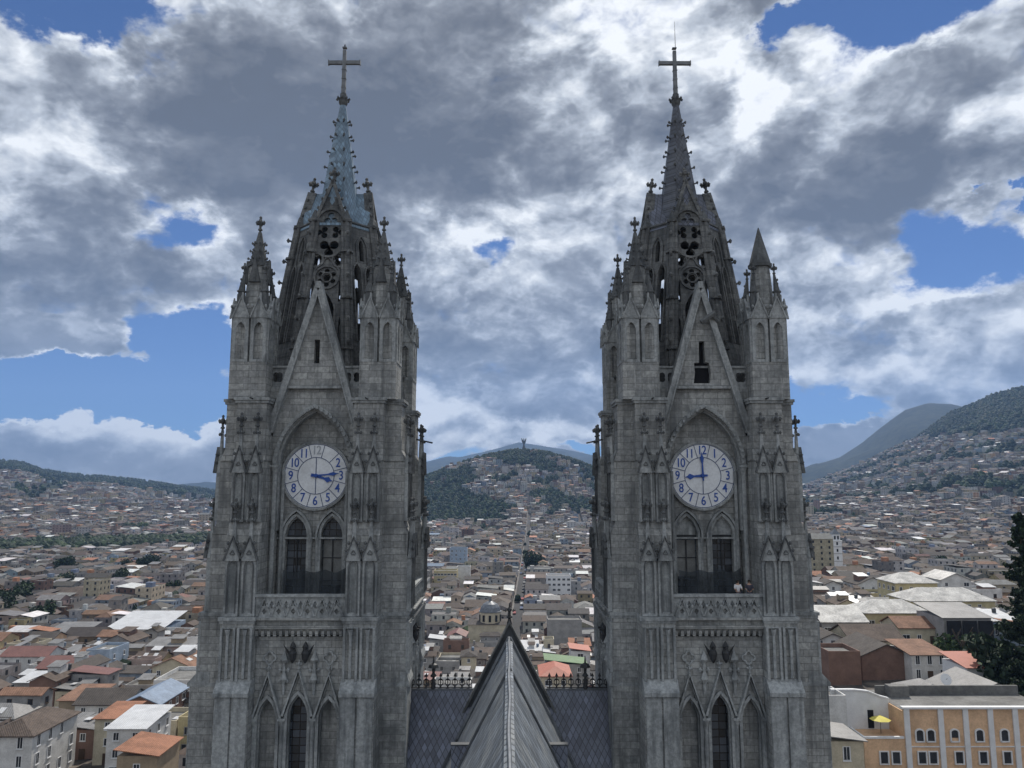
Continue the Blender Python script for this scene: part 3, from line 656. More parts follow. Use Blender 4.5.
Z0, Z1, AP0, AP1 = 7.0, 20.7, 5.0, 2.95
def ap(z): return AP0 + (AP1 - AP0) * (z - Z0) / (Z1 - Z0)
def hw(z): return ap(z) * .4142
def belfry_meshes():
    out = {}
    lean = math.atan((AP0 - AP1) / (Z1 - Z0))
    T = Matrix.Translation((0, -AP0, Z0)) @ Matrix.Rotation(-lean, 4, 'X')
    H = (Z1 - Z0) / math.cos(lean)
    def tz(z): return (z - Z0) / math.cos(lean)
    def shape(pts, f=.97): return pts
    m = MB(); m.T = T
    w0, w1 = hw(Z0) - .05, hw(Z1) - .05
    apex = tz(24.0)
    outer = [(-w0, 0), (w0, 0), (w1, H), (0, apex), (-w1, H)]
    holes = [lancet(0, .78, 1.5, tz(12.9), 1.8)]
    holes += [lancet(s_ * 1.3, .2, 3.6, tz(12.4), .5, 4) for s_ in (-1, 1)] + [lancet(s_ * 1.12, .16, tz(14.0), tz(15.6), .4, 4) for s_ in (-1, 1)]
    cz = tz(15.95)
    holes += [foil(0, cz, 6, .3, 0, 24)] + [circ(.56 * math.cos(a * PI / 3 + PI / 6), cz + .56 * math.sin(a * PI / 3 + PI / 6), .2, 10) for a in range(6)]
    holes += [foil(s_ * .92, tz(17.35), 4, .5, PI / 4) for s_ in (-1, 1)]
    holes += [foil(0, tz(18.45), 3, .8, -PI / 2), foil(-.58, tz(19.75), 3, .54, PI), foil(.58, tz(19.75), 3, .54, 0), foil(0, tz(20.9), 3, .56, PI / 2)]
    holes += [[(0, tz(22.1)), (.22, tz(22.45)), (0, tz(23.2)), (-.22, tz(22.45))]]
    m.panel(outer, holes, 0, .4)
    # mouldings: vesica round the foils, circles, lancet hood, gable coping with crockets
    ves = [(1.32 * math.cos(a) * (1 - .06 * math.cos(2 * a)), tz(19.65) + 2.05 * math.sin(a)) for a in [2 * PI * i / 28 for i in range(28)]]
    m.sweepY(ves, .18, -.18, .05, True)
    for s_ in (-1, 1): m.sweepY(circ(s_ * .92, tz(17.35), .58), .12, -.14, .05, True)
    m.sweepY(circ(0, cz, .92), .14, -.16, .05, True); m.sweepY(circ(0, cz, .4), .07, -.1, .05, True)
    m.sweepY([(-.85, 1.5)] + arch(.85, 1.95, 8, 0, tz(12.9)) + [(.85, 1.5)], .14, -.16, .05)
    m.sweepY([(-1.5, 3.3), (-1.45, tz(14.0)), (-.9, tz(16.6)), (0, tz(17.7)), (.9, tz(16.6)), (1.45, tz(14.0)), (1.5, 3.3)], .14, -.12, .05)
    for s_ in (-1, 1):
        p = [(-w1 - .15, H - .4), (0, apex + .15)]; 
        if s_ > 0: p = [(0, apex + .15), (w1 + .15, H - .4)]
        m.sweepY(p, .24, -.22, .5)
        for f in (.2, .4, .6, .8): m.crocket(s_ * (w1 + .2) * (1 - f), 0, H - .4 + (apex - H + .5) * f, s_, 0, .8)
    m.finial(0, .1, apex, .95)
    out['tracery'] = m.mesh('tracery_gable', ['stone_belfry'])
    m = MB(); m.T = T
    holes = [lancet(s_ * .55, .3, 4, tz(16.5), .7, 4) for s_ in (-1, 1)] + [lancet(0, .2, tz(17.6), tz(18.9), .5, 4)]
    m.panel([(-w0, 0), (w0, 0), (w1, H), (-w1, H)], holes, 0, .4)
    m.sweepY([(-w1 - .1, H), (w1 + .1, H)], .14, -.1, .5)
    for s_ in (-1, 1): m.sweepY([(s_ * .55 - .38, 4)] + arch(.38, .85, 6, s_ * .55, tz(16.5)) + [(s_ * .55 + .38, 4)], .12, -.12, .05)
    m.sweepY([(-.5, tz(17.3))] + arch(.5, 1.1, 6, 0, tz(18.6)) + [(.5, tz(17.3))], .12, -.12, .05)
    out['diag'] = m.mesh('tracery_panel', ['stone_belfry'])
    # corner rib with crockets, topped by its pinnacle
    def P(z, e=0.0): 
        r = ap(z) * 1.0824 + e; return Vector((0, -r, z))
    m = MB()
    for dx in (-.33, 0, .33):
        r_ = .2 if dx else .27
        a_ = P(Z0, .02 if dx else .14); b_ = P(Z1, .02 if dx else .14); a_.x += dx; b_.x += dx * .8; m.bar(a_, b_, r_, 8, r_ * .82)
    for z in (10.2, 14.2, 18.0):
        q = P(z, .05); m.frus(q.x, q.y, z, .52, z + .14, .5, 8)
    for i in range(7):
        z = 9.0 + i * 1.75; q = P(z, .3); m.crocket(0, q.y, z, 0, -1, 1.0)
    q = P(Z1, .05); m.box(-.36, .36, q.y - .36, q.y + .4, Z1 - .1, Z1 + .12)
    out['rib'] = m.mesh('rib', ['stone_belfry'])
    m = MB(); q = P(Z1, -.05)
    m.wedge(-.3, .3, q.y - .3, q.y + .3, Z1 + .15, Z1 + .9, -.05, .05, q.y - .1, q.y + .1)
    out['rib_pin'] = m.mesh('pinnacle', ['stone_old'])
    m = MB(); m.frus(0, 0, 6.6, 6.2, 7.1, 6.2, 4); m.box(-4.9, 4.9, -4.9, 4.9, -9.0, -8.65)
    m.box(-3.3, 3.3, -3.25, 3.25, -9, -8.7)
    out['floor'] = m.mesh('belfry_floor', ['stone_wall'])
    m = MB(); m.frus(0, 0, 20.6, 1.95, 32.2, .2, 8)
    out['spire'] = m
    # short slated roofs running back from the four gables to the spire
    m = MB()
    for a in range(4):
        m.T = Matrix.Rotation(a * PI / 2, 4, 'Z')
        m.add([(-1.5, -2.7, 20.5), (1.5, -2.7, 20.5), (0, -2.6, 24.1), (-1.5, -.3, 20.5), (1.5, -.3, 20.5), (0, -.6, 24.1)], [(0, 1, 2), (0, 2, 5, 3), (1, 4, 5, 2), (3, 5, 4)])
    m.T = None
    m.frus(0, 0, 20.35, 3.3, 20.55, 3.3, 8)
    out['gable_roof'] = m
    m = MB(); m.crocket(0, 0, 0, 0, -1, .75)
    out['crocket'] = m.mesh('crocket', ['stone_old'])
    m = MB(); m.lathe(0, 0, [(31.7, .2), (32.0, .36), (32.4, .42), (32.45, .3), (32.9, .26), (33.0, .12)], 8)
    for a in range(8): m.crocket(.3 * math.cos(a * PI / 4), .3 * math.sin(a * PI / 4), 32.35, math.cos(a * PI / 4), math.sin(a * PI / 4), .7)
    out['knob'] = m.mesh('spire_cap', ['stone_old'])
    m = MB(); m.wedge(-.17, .17, -.14, .14, 32.8, 36.8, -.14, .14, -.12, .12); m.box(-1.3, -.16, -.12, .12, 35.55, 35.85); m.box(.16, 1.3, -.12, .12, 35.55, 35.85)
    m.box(-1.36, -1.3, -.16, .16, 35.5, 35.9); m.box(1.3, 1.36, -.16, .16, 35.5, 35.9); m.box(-.18, .18, -.16, .16, 37.0, 37.08)
    for z in (33.4, 34.2, 35.0): m.box(-.19, .19, -.16, .16, z, z + .06)
    out['cross'] = m.mesh('cross', ['cross_metal'])
    return out

face_meshes(); BT = buttress_meshes(); BTI = buttress_meshes(True); TR = turret_meshes(); BF = belfry_meshes()

def numeral_mesh(txt, size):
    cu = bpy.data.curves.new('numeral', 'FONT'); cu.body = txt; cu.size = size; cu.align_x = 'CENTER'; cu.align_y = 'CENTER'
    cu.extrude = .02; cu.offset = .007; cu.space_character = .9
    o = bpy.data.objects.new('numeral', cu); COL.objects.link(o)
    dg = bpy.context.evaluated_depsgraph_get(); me = bpy.data.meshes.new_from_object(o.evaluated_get(dg))
    bpy.data.objects.remove(o); bpy.data.curves.remove(cu); me.materials.clear(); return me
NUM = {i: numeral_mesh(str(i), .82) for i in range(1, 13)}

def clock(parent, hour_deg, min_deg, rz, faded=()):
    m = MB(); m.T = Matrix.Rotation(PI / 2, 4, 'X'); m.frus(0, 0, 0, 2.36, .16, 2.36, 48)
    c = build('clock', m, 'clock_white', parent, rz, Matrix.Rotation(rz, 3, 'Z') @ Vector((0, -3.85, CZ + .87)))
    m = MB(); m.sweepY(circ(0, 0, 2.42, 48), .16, -.24, .02, True)
    build('clock_rim', m, 'stone_carved', c)
    m = MB(); m.sweepY(circ(0, 0, 1.32, 40), .045, -.19, -.15, True); m.sweepY(circ(0, 0, 2.28, 48), .04, -.19, -.15, True)
    for i in range(12):
        a = R(15 + 30 * i); m.sweepY([(1.32 * math.sin(a), 1.32 * math.cos(a)), (2.28 * math.sin(a), 2.28 * math.cos(a))], .04, -.192, -.15)
    m.box(-.025, .025, -.194, -.15, -1.3, 1.3)
    build('dial_lines', m, 'clock_line', c)
    for i, me in NUM.items():
        if i in faded and faded[i] is None: continue
        a = R(30 * i); o = link('numeral', me if i not in faded else me.copy(), c, 0, (1.82 * math.sin(a), -.175, 1.82 * math.cos(a)))
        o.rotation_euler = (PI / 2, 0, 0); o.scale = (.88, 1.1, 1)
        if not o.data.materials: o.data.materials.append(MATS['clock_faded' if i in faded else 'clock_blue'])
        if i in faded: o['label'] = 'faded grey numeral'
    for nm, deg, l, w, y in (('hour_hand', hour_deg, 1.3, .2, -.24), ('minute_hand', min_deg, 1.75, .13, -.3)):
        m = MB(); a = R(deg); ca, sa = math.cos(a), math.sin(a)
        pts = [(-w * .35, -.35), (w * .35, -.35), (w * .5, .15), (w * .35, l * .5), (w * 1.05, l * .72), (w * .3, l * .86), (0, l), (-w * .3, l * .86), (-w * 1.05, l * .72), (-w * .35, l * .5), (-w * .5, .15)]
        m.prismY([(x * ca + z * sa, -x * sa + z * ca) for x, z in pts], y, y + .05)
        build(nm, m, 'clock_blue', c)
    m = MB(); m.T = Matrix.Rotation(PI / 2, 4, 'X'); m.frus(0, 0, .2, .16, .36, .12, 12); build('clock_hub', m, 'clock_blue', c)
    return c

def tower(side, label):
    t = thing('church_tower', label, 'tower', (14 * side, 60, 0), 0, 'twin towers of the stone church')
    z = (0, 0, CZ)
    left = side < 0
    DZ = (0, .9, CZ); core = MB(); core.box(-3.25, 3.25, -3.2, -2.9, -60, 6.9); core.box(-3.25, 3.25, 2.9, 3.2, -60, 6.9); core.box(-3.25, -2.9, -2.9, 2.9, -60, 6.9); core.box(2.9, 3.25, -2.9, 2.9, -60, 6.9)
    # corner masses behind the buttresses
    m = MB()
    for a in range(4):
        m.T = Matrix.Rotation(a * PI / 2, 4, 'Z'); m.box(3.0, 5.15, -5.15, -3.0, -60, 6.28)
    m.T = None
    build('corner_pier', m, 'stone_wall', t, 0, z)
    for k in range(4):
        rz = k * PI / 2
        for key in ('lower_wall', 'lower_tracery', 'gargoyle1', 'gargoyle-1', 'balcony', 'balustrade', 'clock_wall', 'window_moulding', 'arch_wall', 'arch_moulding', 'gable_coping', 'parapet'):
            me = FR[key][0]; link(me.name, me, t, rz, z)
        w = link('window', FR['lancet_pane'][0], t, rz, z)
        w = link('window', FR['window_pane'][0], t, rz, z); link('window_frame', FR['window_bars'][0], w)
        g = FR['gable_broken' if (not left and k == 0) else 'gable'][0]
        link('gable', g, t, rz, z)
        if g is FR['gable_broken'][0]: m = MB(); m.box(-.75, .75, -4.395, -4.365, 7.4, 10.7); build('opening_shade', m, 'dark_void', t, rz, z)  # near-black sheet behind the hole paints in the shade inside the gable
        for mir in (1, -1):
            Q = BTI if k == (1 if left else 3) else BT
            b_ = link('buttress', Q[('b', mir)], t, rz, z); link('gabled_niches', Q[('d', mir)], b_)
        # corner turret
        cx, cy = ((-4.62, -4.62), (4.62, -4.62), (4.62, 4.62), (-4.62, 4.62))[k]
        tt = link('corner_turret', TR[0], t, 0, (cx, cy, CZ)); tt.scale = (.92, .92, 1); link('arcade', TR[1], tt); [link('corner_pinnacle', TR[2], tt, j * PI / 2) for j in range(4)]
        pl = (not left) and k == 1
        q = link('pinnacle', TR[4] if pl else TR[3], tt)
        if pl: q['label'] = 'plain smooth cone without a finial'
        link('tracery_gable', BF['tracery'], t, rz, DZ); link('tracery_panel', BF['diag'], t, rz + PI / 4, DZ)
    for k in range(8):
        r_ = link('rib', BF['rib'], t, k * PI / 4 + PI / 8, DZ); link('pinnacle', BF['rib_pin'], r_)
    link('belfry_floor', BF['floor'], t, 0, z)
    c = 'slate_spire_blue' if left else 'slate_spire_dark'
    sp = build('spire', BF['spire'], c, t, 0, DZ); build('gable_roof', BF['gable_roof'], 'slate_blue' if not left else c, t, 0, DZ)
    for k in range(8):
        a = k * PI / 4 + PI / 8 + PI / 2
        for j in range(5):
            zz = 24.8 + j * 1.35; r_ = 1.95 - 1.75 * (zz - 20.6) / 11.6
            link('crocket', BF['crocket'], sp, k * PI / 4 + PI / 8, (0, 0, zz))
    for o in sp.children:
        a = o.rotation_euler.z; zz = o.location.z; r_ = 1.95 - 1.75 * (zz - 20.6) / 11.6
        o.location = (r_ * math.sin(a), -r_ * math.cos(a), zz)
    link('spire_cap', BF['knob'], t, 0, DZ); link('cross', BF['cross'], t, 0, DZ)
    if left: clock(t, 108, 84, 0, {12: 1, 1: None})
    else: clock(t, 266, 358, 0)
    for i_, cx in enumerate((-1.27, 1.27)):
        if not left:
            m = MB(); m.prismY(lancet(cx, .72, -3.35, -3.3, 1.15), -3.66, -3.52); build('tympanum', m, 'stone_carved', t, 0, z)
        if (i_ == 1) == left:
            m = MB(); m.box(cx - .66, cx + .66, -3.52, -3.505, -6.3 if not left else -6.9, -3.75); build('pale_pane', m, 'pane_pale', t, 0, z)
    n_ = link('awning', FR['net'][0], t, 0, z)
    # railing inside the belfry opening
    m = MB()
    for i in range(7): m.bar((-.9 + i * .3, -3.9, 8.9), (-.9 + i * .3, -3.9, 12.2), .03, 5)
    for zz in (9.6, 10.9, 12.1): m.bar((-1, -3.9, zz), (1, -3.9, zz), .035, 5)
    build('railing', m, 'iron', t, 0, z)
    if not left:
        m = MB(); m.bar((-.1, -5.4, 11.9), (.9, -5.5, 12.6), .2, 6); m.bar((.7, -5.5, 12.4), (1.2, -5.2, 12.0), .12, 6)
        build('broken_beam', m, 'stone_old', t, 0, z)
        m = MB(); m.bar((0.1, 0, 37), (.1, 0, 39.5), .03, 5, .012); build('lightning_rod', m, 'iron', t, 0, DZ)
    else:
        m = MB(); m.frus(0, 0, 37.05, .1, 37.35, .05, 6); build('lightning_rod', m, 'iron', t, 0, DZ)
    m = MB()
    for s_ in (-1, 1): m.bar((s_ * 4.0, -6.3, 6.2), (s_ * 4.0, -7.0, 6.2), .06, 5); m.bar((s_ * 7.6, 4, 3.7), (s_ * 6.2, 4, 4.0), .07, 5)
    build('spout', m, 'iron', t, 0, z)
    return t
TL = tower(-1, 'stone clock tower with pale blue slate spire, its clock reading about quarter past three')
TRt = tower(1, 'stone clock tower with dark slate spire and hole in its gable, clock reading nine')

# ------------------------------------------------------------------ nave roof between the towers
nv = thing('church_nave', 'steep slate nave roof with a lead ridge running between the two towers', 'church', (0, 45, 0))
def rf(name, vs, fs, mat, par=nv):
    m = MB(); m.add([(x, y - 45, h + CZ) for x, y, h in vs], fs); return build(name, m, mat, par)
g = 1.88
def slab(name, quad, mat, th=.25):
    a, b_, c, d_ = [Vector(q) for q in quad]; n = (b_ - a).cross(c - a).normalized() * th
    vs = [a, b_, c, d_] + [q - n for q in (a, b_, c, d_)]
    rf(name, [tuple(q) for q in vs], [(0, 1, 2, 3), (7, 6, 5, 4), (0, 4, 5, 1), (1, 5, 6, 2), (2, 6, 7, 3), (3, 7, 4, 0)], mat)
drop = 22
for s_ in (-1, 1):
    q = [(0, 18, -10.5), (0, 46.6, -10.5), (s_ * drop / g, 46.6, -10.5 - drop), (s_ * drop / g, 18, -10.5 - drop)]
    q2 = [(0, 46.6, -10.62), (0, 57.6, -10.62), (s_ * drop / g, 57.6, -10.62 - drop), (s_ * drop / g, 46.6, -10.62 - drop)]
    slab('nave_slope', q if s_ < 0 else q[::-1], 'slate_nave'); slab('nave_slope', q2 if s_ < 0 else q2[::-1], 'slate_nave')
    m = MB(); m.bar((0, 1.6, CZ - 10.45), (s_ * 6, 1.6, CZ - 10.45 - 6 * g), .11, 5); build('flashing', m, 'lead_dark', nv)
    m = MB(); m.bar((0, 11.2, CZ - 10.5), (s_ * 6, 11.2, CZ - 10.5 - 6 * g), .16, 5); build('gable_flashing', m, 'lead', nv)
    # valley against the cross roof
    m = MB(); m.bar((s_ * 2.25, 13.0, CZ - 14.7), (s_ * 6.3, 7.7, CZ - 22.4), .14, 5); build('valley_gutter', m, 'lead_dark', nv)
    # small slated box rising beside the slope
    m = MB(); xa, xb = sorted((s_ * 2.15, s_ * 3.35)); m.wedge(xa, xb, .4, 2.2, CZ - 22, CZ - 14.75, xa, xb, 1.75, 2.1); build('slate_dormer', m, 'slate_blue', nv)
    m = MB(); m.box(xa - .04, xb + .04, 1.7, 2.15, CZ - 14.74, CZ - 14.68); build('dormer_cap', m, 'lead_dark', nv)
    # transverse roof between tower and nave gable
    q = [(s_ * 0.2, 58, -14.6), (s_ * 7.6, 58, -14.6), (s_ * 7.6, 50, -28.2), (s_ * .2, 50, -28.2)]
    slab('cross_roof_slope', q[::-1] if s_ < 0 else q, 'slate_cross')
    q = [(s_ * 0.2, 58, -14.6), (s_ * 7.6, 58, -14.6), (s_ * 7.6, 66, -28.2), (s_ * .2, 66, -28.2)]
    slab('cross_roof_slope', q if s_ < 0 else q[::-1], 'slate_cross')
    m = MB(); xa, xb = sorted((s_ * 2.5, s_ * 7.6)); m.box(xa, xb, 12.85, 13.15, CZ - 14.62, CZ - 14.35); build('ridge_capping', m, 'lead', nv)
    # iron cresting of fleurs and rings, with one tall finial
    m = MB(); x = 2.9
    while x < 7.4:
        c_ = s_ * x; zt = CZ - 14.35
        m.bar((c_, 13, zt), (c_, 13, zt + .85), .035, 4); m.sweepY(circ(c_, zt + .42, .19, 10), .05, 12.97, 13.03, True)
        m.prismY([(c_ - .12, zt + .8), (c_ + .12, zt + .8), (c_, zt + 1.08)], 12.97, 13.03); m.prismY([(c_ - .22, zt + .55), (c_ + .22, zt + .55), (c_, zt + .7)], 12.97, 13.03)
        m.sweepY(arch(.25, .3, 4, c_ + s_ * .26, zt), .05, 12.97, 13.03); x += .52
    m.box(*sorted((s_ * 2.7, s_ * 7.4)), 12.96, 13.04, CZ - 14.36, CZ - 14.28)
    m.lathe(s_ * 5.5, 13, [(CZ - 14.4, .2), (CZ - 13.6, .08), (CZ - 13.5, .25), (CZ - 13.3, .1), (CZ - 12.95, .12), (CZ - 12.9, .42), (CZ - 12.7, .3), (CZ - 12.6, .08), (CZ - 12.1, .03)], 8)
    build('ridge_cresting', m, 'iron', nv)
# lead ridge, slightly wavering
m = MB(); p0 = None
for i in range(20):
    y = -27 + i * 2.03; p = (.03 * math.sin(i * 1.3), y, CZ - 10.42 if y < 1.6 else CZ - 10.54)
    if p0: m.bar(p0, p, .085, 6)
    p0 = p
build('lead_ridge', m, 'lead', nv)
# dark parapet gable at the far end, with cross-shaped finial
m = MB(); ga = -9.7; hwid = 10 / g
m.prismY([(-hwid, CZ + ga - 10), (hwid, CZ + ga - 10), (0, CZ + ga)], 12.2, 12.75); build('end_gable', m, 'lead_dark', nv)
m = MB(); m.sweepY([(-hwid, CZ + ga - 9.95), (0, CZ + ga + .1), (hwid, CZ + ga - 9.95)], .2, 12.0, 12.9); build('gable_coping', m, 'stone_old', nv)
m = MB(); m.lathe(0, 12.5, [(CZ - 9.8, .22), (CZ - 9.4, .1), (CZ - 9.3, .25), (CZ - 9.15, .1), (CZ - 8.9, .1), (CZ - 8.8, .2), (CZ - 8.7, .18), (CZ - 8.6, .06), (CZ - 8.3, .03)], 8)
for a in range(8): m.crocket(.3 * math.cos(a * PI / 4), 12.5 + .3 * math.sin(a * PI / 4), CZ - 8.85, math.cos(a * PI / 4), math.sin(a * PI / 4), .35)
build('gable_finial', m, 'iron', nv)
m = MB(); m.box(-6.8, 6.8, -27, 20.5, 15, CZ - 33); build('nave_wall', m, 'stone_wall', nv)
m = MB(); m.box(-8.5, 8.5, 5.5, 20.5, CZ - 33.1, CZ - 28.3); build('nave_wall', m, 'stone_wall', nv)
# ------------------------------------------------------------------ terrain
def sstep(a, b, x): t = np.clip((x - a) / (b - a), 0, 1); return t * t * (3 - 2 * t)
_rng = np.random.RandomState(3)
_w = [(_rng.uniform(-1, 1), _rng.uniform(-1, 1), _rng.uniform(0, 6.28)) for _ in range(28)]
def wob(x, y, L0, k0=0, n=7):
    s = 0; a = 1; t = 0
    for i in range(n):
        p, q, r_ = _w[(i * 3 + k0) % 28]; f = 6.28 / L0 * (1.55 ** i); h = math.hypot(p, q) + 1e-3
        s = s + a * np.sin(x * f * p / h + y * f * q / h + r_ + k0) ; t += a; a *= .72
    return s / t * 1.8
def u2az(us): return [math.atan((u - UC) / F / math.cos(R(PITCH))) for u in us]
RIDGES = [  # (pixel outline, start of the rise, distance of the ridge, exponent)
    ('left', [(-400, 470), (-150, 458), (0, 461), (28, 463.6), (54, 471), (73, 475), (103, 477), (137, 480), (163, 484), (215, 491), (300, 502), (420, 540)], 1050, 3900, 1.12),
    ('right', [(700, 540), (760, 500), (815, 482), (850, 468), (884, 452), (918, 436), (950, 414), (977, 404), (991, 397), (1018, 390), (1100, 372), (1400, 360)], 1150, 3300, 1.25),
    ('peak', [(690, 500), (760, 482), (801, 468), (836, 457), (858, 443), (881, 425), (904, 409), (927, 402), (950, 403), (973, 408), (1024, 420), (1200, 440)], 3600, 6200, 1.1),
    ('far', [(-600, 492), (200, 486), (300, 478), (425, 462), (449, 456), (461, 457), (494, 449), (519, 442), (540, 445), (564, 449), (594, 455), (700, 470), (900, 480), (1500, 480)], 5200, 9000, 1.0)]
_az = {n: (np.array(u2az([p[0] for p in o])), np.tan(np.radians(np.array([elev(p[1]) for p in o])))) for n, o, *_ in RIDGES}
PK = px(522, 452, 2000)
def base_h(x, y):
    D = np.hypot(x, y); a = np.degrees(np.arctan2(x, y))
    left = np.interp(D, [0, 120, 160, 200, 300, 400, 900, 1100, 9000], [14, 29, 27, 22.5, 16, 13, 8, 10, 40])
    mid = np.interp(D, [0, 150, 300, 700, 1400, 1700, 9000], [0, 6, 8, 6, 4, 8, 60])
    right = np.interp(D, [0, 110, 135, 165, 210, 250, 340, 600, 1200, 9000], [22, 25, 31, 35.5, 37.5, 38, 29, 18, 20, 60])
    wl = sstep(-8, -19, a); wr = sstep(8, 19, a)
    return left * wl + right * wr + mid * (1 - wl - wr)
def height(x, y):
    x = np.asarray(x, float); y = np.asarray(y, float)
    D = np.hypot(x, y); a = np.arctan2(x, y); b = base_h(x, y); h = b.copy()
    for n, o, d0, d1, ex in RIDGES:
        us, te = _az[n]; zr = CZ + d1 * np.cos(a) * np.interp(a, us, te)
        t = np.clip((D - d0) / (d1 - d0), 0, 1) ** ex
        tail = 1 - .5 * sstep(d1, d1 * 1.5, D)
        am = (12 if n in ('left', 'right') else 60) * np.sin(np.clip(t, 0, 1) * PI)
        h = np.maximum(h, np.where(zr > b, b + (zr - b) * t * tail + am * wob(x, y, 600 if n in ('left', 'right') else 1500, 5), h))
    # the round hill with the statue
    dx = x - PK.x; dy = y - PK.y
    ell = np.sqrt((dx / 345) ** 2 + (dy / 430) ** 2)
    hill = (PK.z - 6) * (np.exp(-ell ** 2 * 1.15) * .82 + .18 * np.clip(1 - ell / 1.6, 0, 1)) + 5 * wob(x, y, 260, 2) * np.clip(ell * 2, 0, 1) * np.exp(-ell)
    hill = np.where(ell < 2.2, hill, 0)
    return np.maximum(h, np.where(ell < 2.2, b * .7 + hill, 0))
def H(x, y): return float(height(np.array([x]), np.array([y]))[0])
def green(x, y):
    """1 where trees and grass cover the hills, 0 where houses do"""
    x = np.asarray(x, float); y = np.asarray(y, float); D = np.hypot(x, y); a = np.degrees(np.arctan2(x, y))
    n = wob(x, y, 420, 9) ; n2 = wob(x, y, 150, 14)
    g_ = np.zeros_like(D) - .45 + .55 * n + .25 * n2
    g_ = g_ - .55 * (D < 900) - .9 * (D < 600)
    # band of trees at the foot of the left hill
    g_ = g_ + 1.6 * np.exp(-((D - 960) / 70) ** 2) * (a < -12) + (.1 + .25 * n2) * ((D > 1050) & (D < 3000) & (a < -10))
    te = (height(x, y) - CZ) / np.maximum(D, 1)
    g_ = g_ + 2.0 * sstep(2700, 3300, D + 500 * sstep(-30, -22, a)) * (a < -8)
    g_ = g_ + 2.2 * sstep(.052, .072, te) * (a > 15) * (D > 1500) + .42 * ((a > 15) & (D > 1300)) + .3 * n2 * (a > 15)
    g_ = g_ + 2 * (D > 4300)
    ell = np.sqrt(((x - PK.x) / 390) ** 2 + ((y - PK.y) / 430) ** 2)
    g_ = g_ + (ell < 1.5) * (.42 + 1.5 * np.exp(-(ell / .46) ** 2) + .9 * np.exp(-((ell - 1.15) / .16) ** 2) + .5 * n + .5 * n2 + .35 * (x < PK.x - 60))
    return g_
azs = np.radians(np.concatenate([np.arange(-180, -44, 4.0), np.arange(-44, 44.01, .3), np.arange(48, 180.1, 4.0)]))
rad = np.concatenate([[2, 20, 50], np.geomspace(80, 16000, 210)])
A, RR = np.meshgrid(azs, rad); X = RR * np.sin(A); Y = RR * np.cos(A)
Zt = height(X, Y); G = green(X, Y)
nr, na = X.shape
vs = np.stack([X, Y, Zt], -1).reshape(-1, 3)
idx = np.arange(nr * na).reshape(nr, na)
q = np.stack([idx[:-1, :-1], idx[:-1, 1:], idx[1:, 1:], idx[1:, :-1]], -1).reshape(-1, 4)[:, ::-1]
me = bpy.data.meshes.new('ground'); me.from_pydata(vs.tolist(), [], q.tolist())
ca = me.attributes.new('veg', 'FLOAT', 'POINT'); ca.data.foreach_set('value', np.clip(G.ravel() * 1.2 + .5, 0, 1).astype(np.float32))
me.polygons.foreach_set('use_smooth', [True] * len(me.polygons))
m, t, b = newmat('ground')
at = N(t, 'ShaderNodeAttribute'); at.attribute_name = 'veg'; p = pos(t)
nf = noise(t, p, .02, 8, .65).outputs['Fac']; ns = noise(t, p, .25, 5, .6).outputs['Fac']
town = mixc(t, smooth(t, ns, .35, .65), (0.055, 0.052, 0.05), (0.15, 0.13, 0.11))
veg = mixc(t, smooth(t, nf, .35, .65), (0.016, 0.024, 0.02), (0.05, 0.058, 0.038))
veg = mixc(t, smooth(t, ns, .3, .7), veg, mixc(t, 1.0, veg, (.45, .5, .45), 'MULTIPLY'))
t.links.new(mixc(t, smooth(t, mth(t, 'ADD', at.outputs['Fac'], mth(t, 'MULTIPLY', mth(t, 'SUBTRACT', ns, .5), .6)), .4, .6), town, veg), b.inputs['Base Color'])
b.inputs['Roughness'].default_value = .95; b.inputs['Specular IOR Level'].default_value = .1
me.materials.append(m)
tag(link('ground', me), None, None, kind='structure')

# ------------------------------------------------------------------ the long street
GA = R(1.8)
def along(p_, q_): return p_ * math.cos(GA) + q_ * math.sin(GA) - 9, -p_ * math.sin(GA) + q_ * math.cos(GA)
for nm, x0, x1, dz, mt in (('street', -2.7, 2.7, .06, 'asphalt'), ('pavement', -3.75, -2.7, .2, 'paving'), ('pavement', 2.7, 3.75, .2, 'paving')):
    m = MB(); qs = [110 + i * 12 for i in range(116)]; P_ = []
    for q_ in qs:
        mx, my = along(0, q_); z = H(mx, my)
        for x in (x0, x1): X_, Y_ = along(x, q_); P_.append((X_, Y_, z + dz))
    n = len(P_); P_ += [(x, y, z - 1.2) for x, y, z in P_]
    m.add(P_, [(2 * i, 2 * i + 1, 2 * i + 3, 2 * i + 2) for i in range(len(qs) - 1)] + [(n + 2 * i, 2 * i, 2 * i + 2, n + 2 * i + 2) for i in range(len(qs) - 1)] + [(2 * i + 1, n + 2 * i + 1, n + 2 * i + 3, 2 * i + 3) for i in range(len(qs) - 1)])
    tag(build(nm, m, mt), None, None, kind='structure')
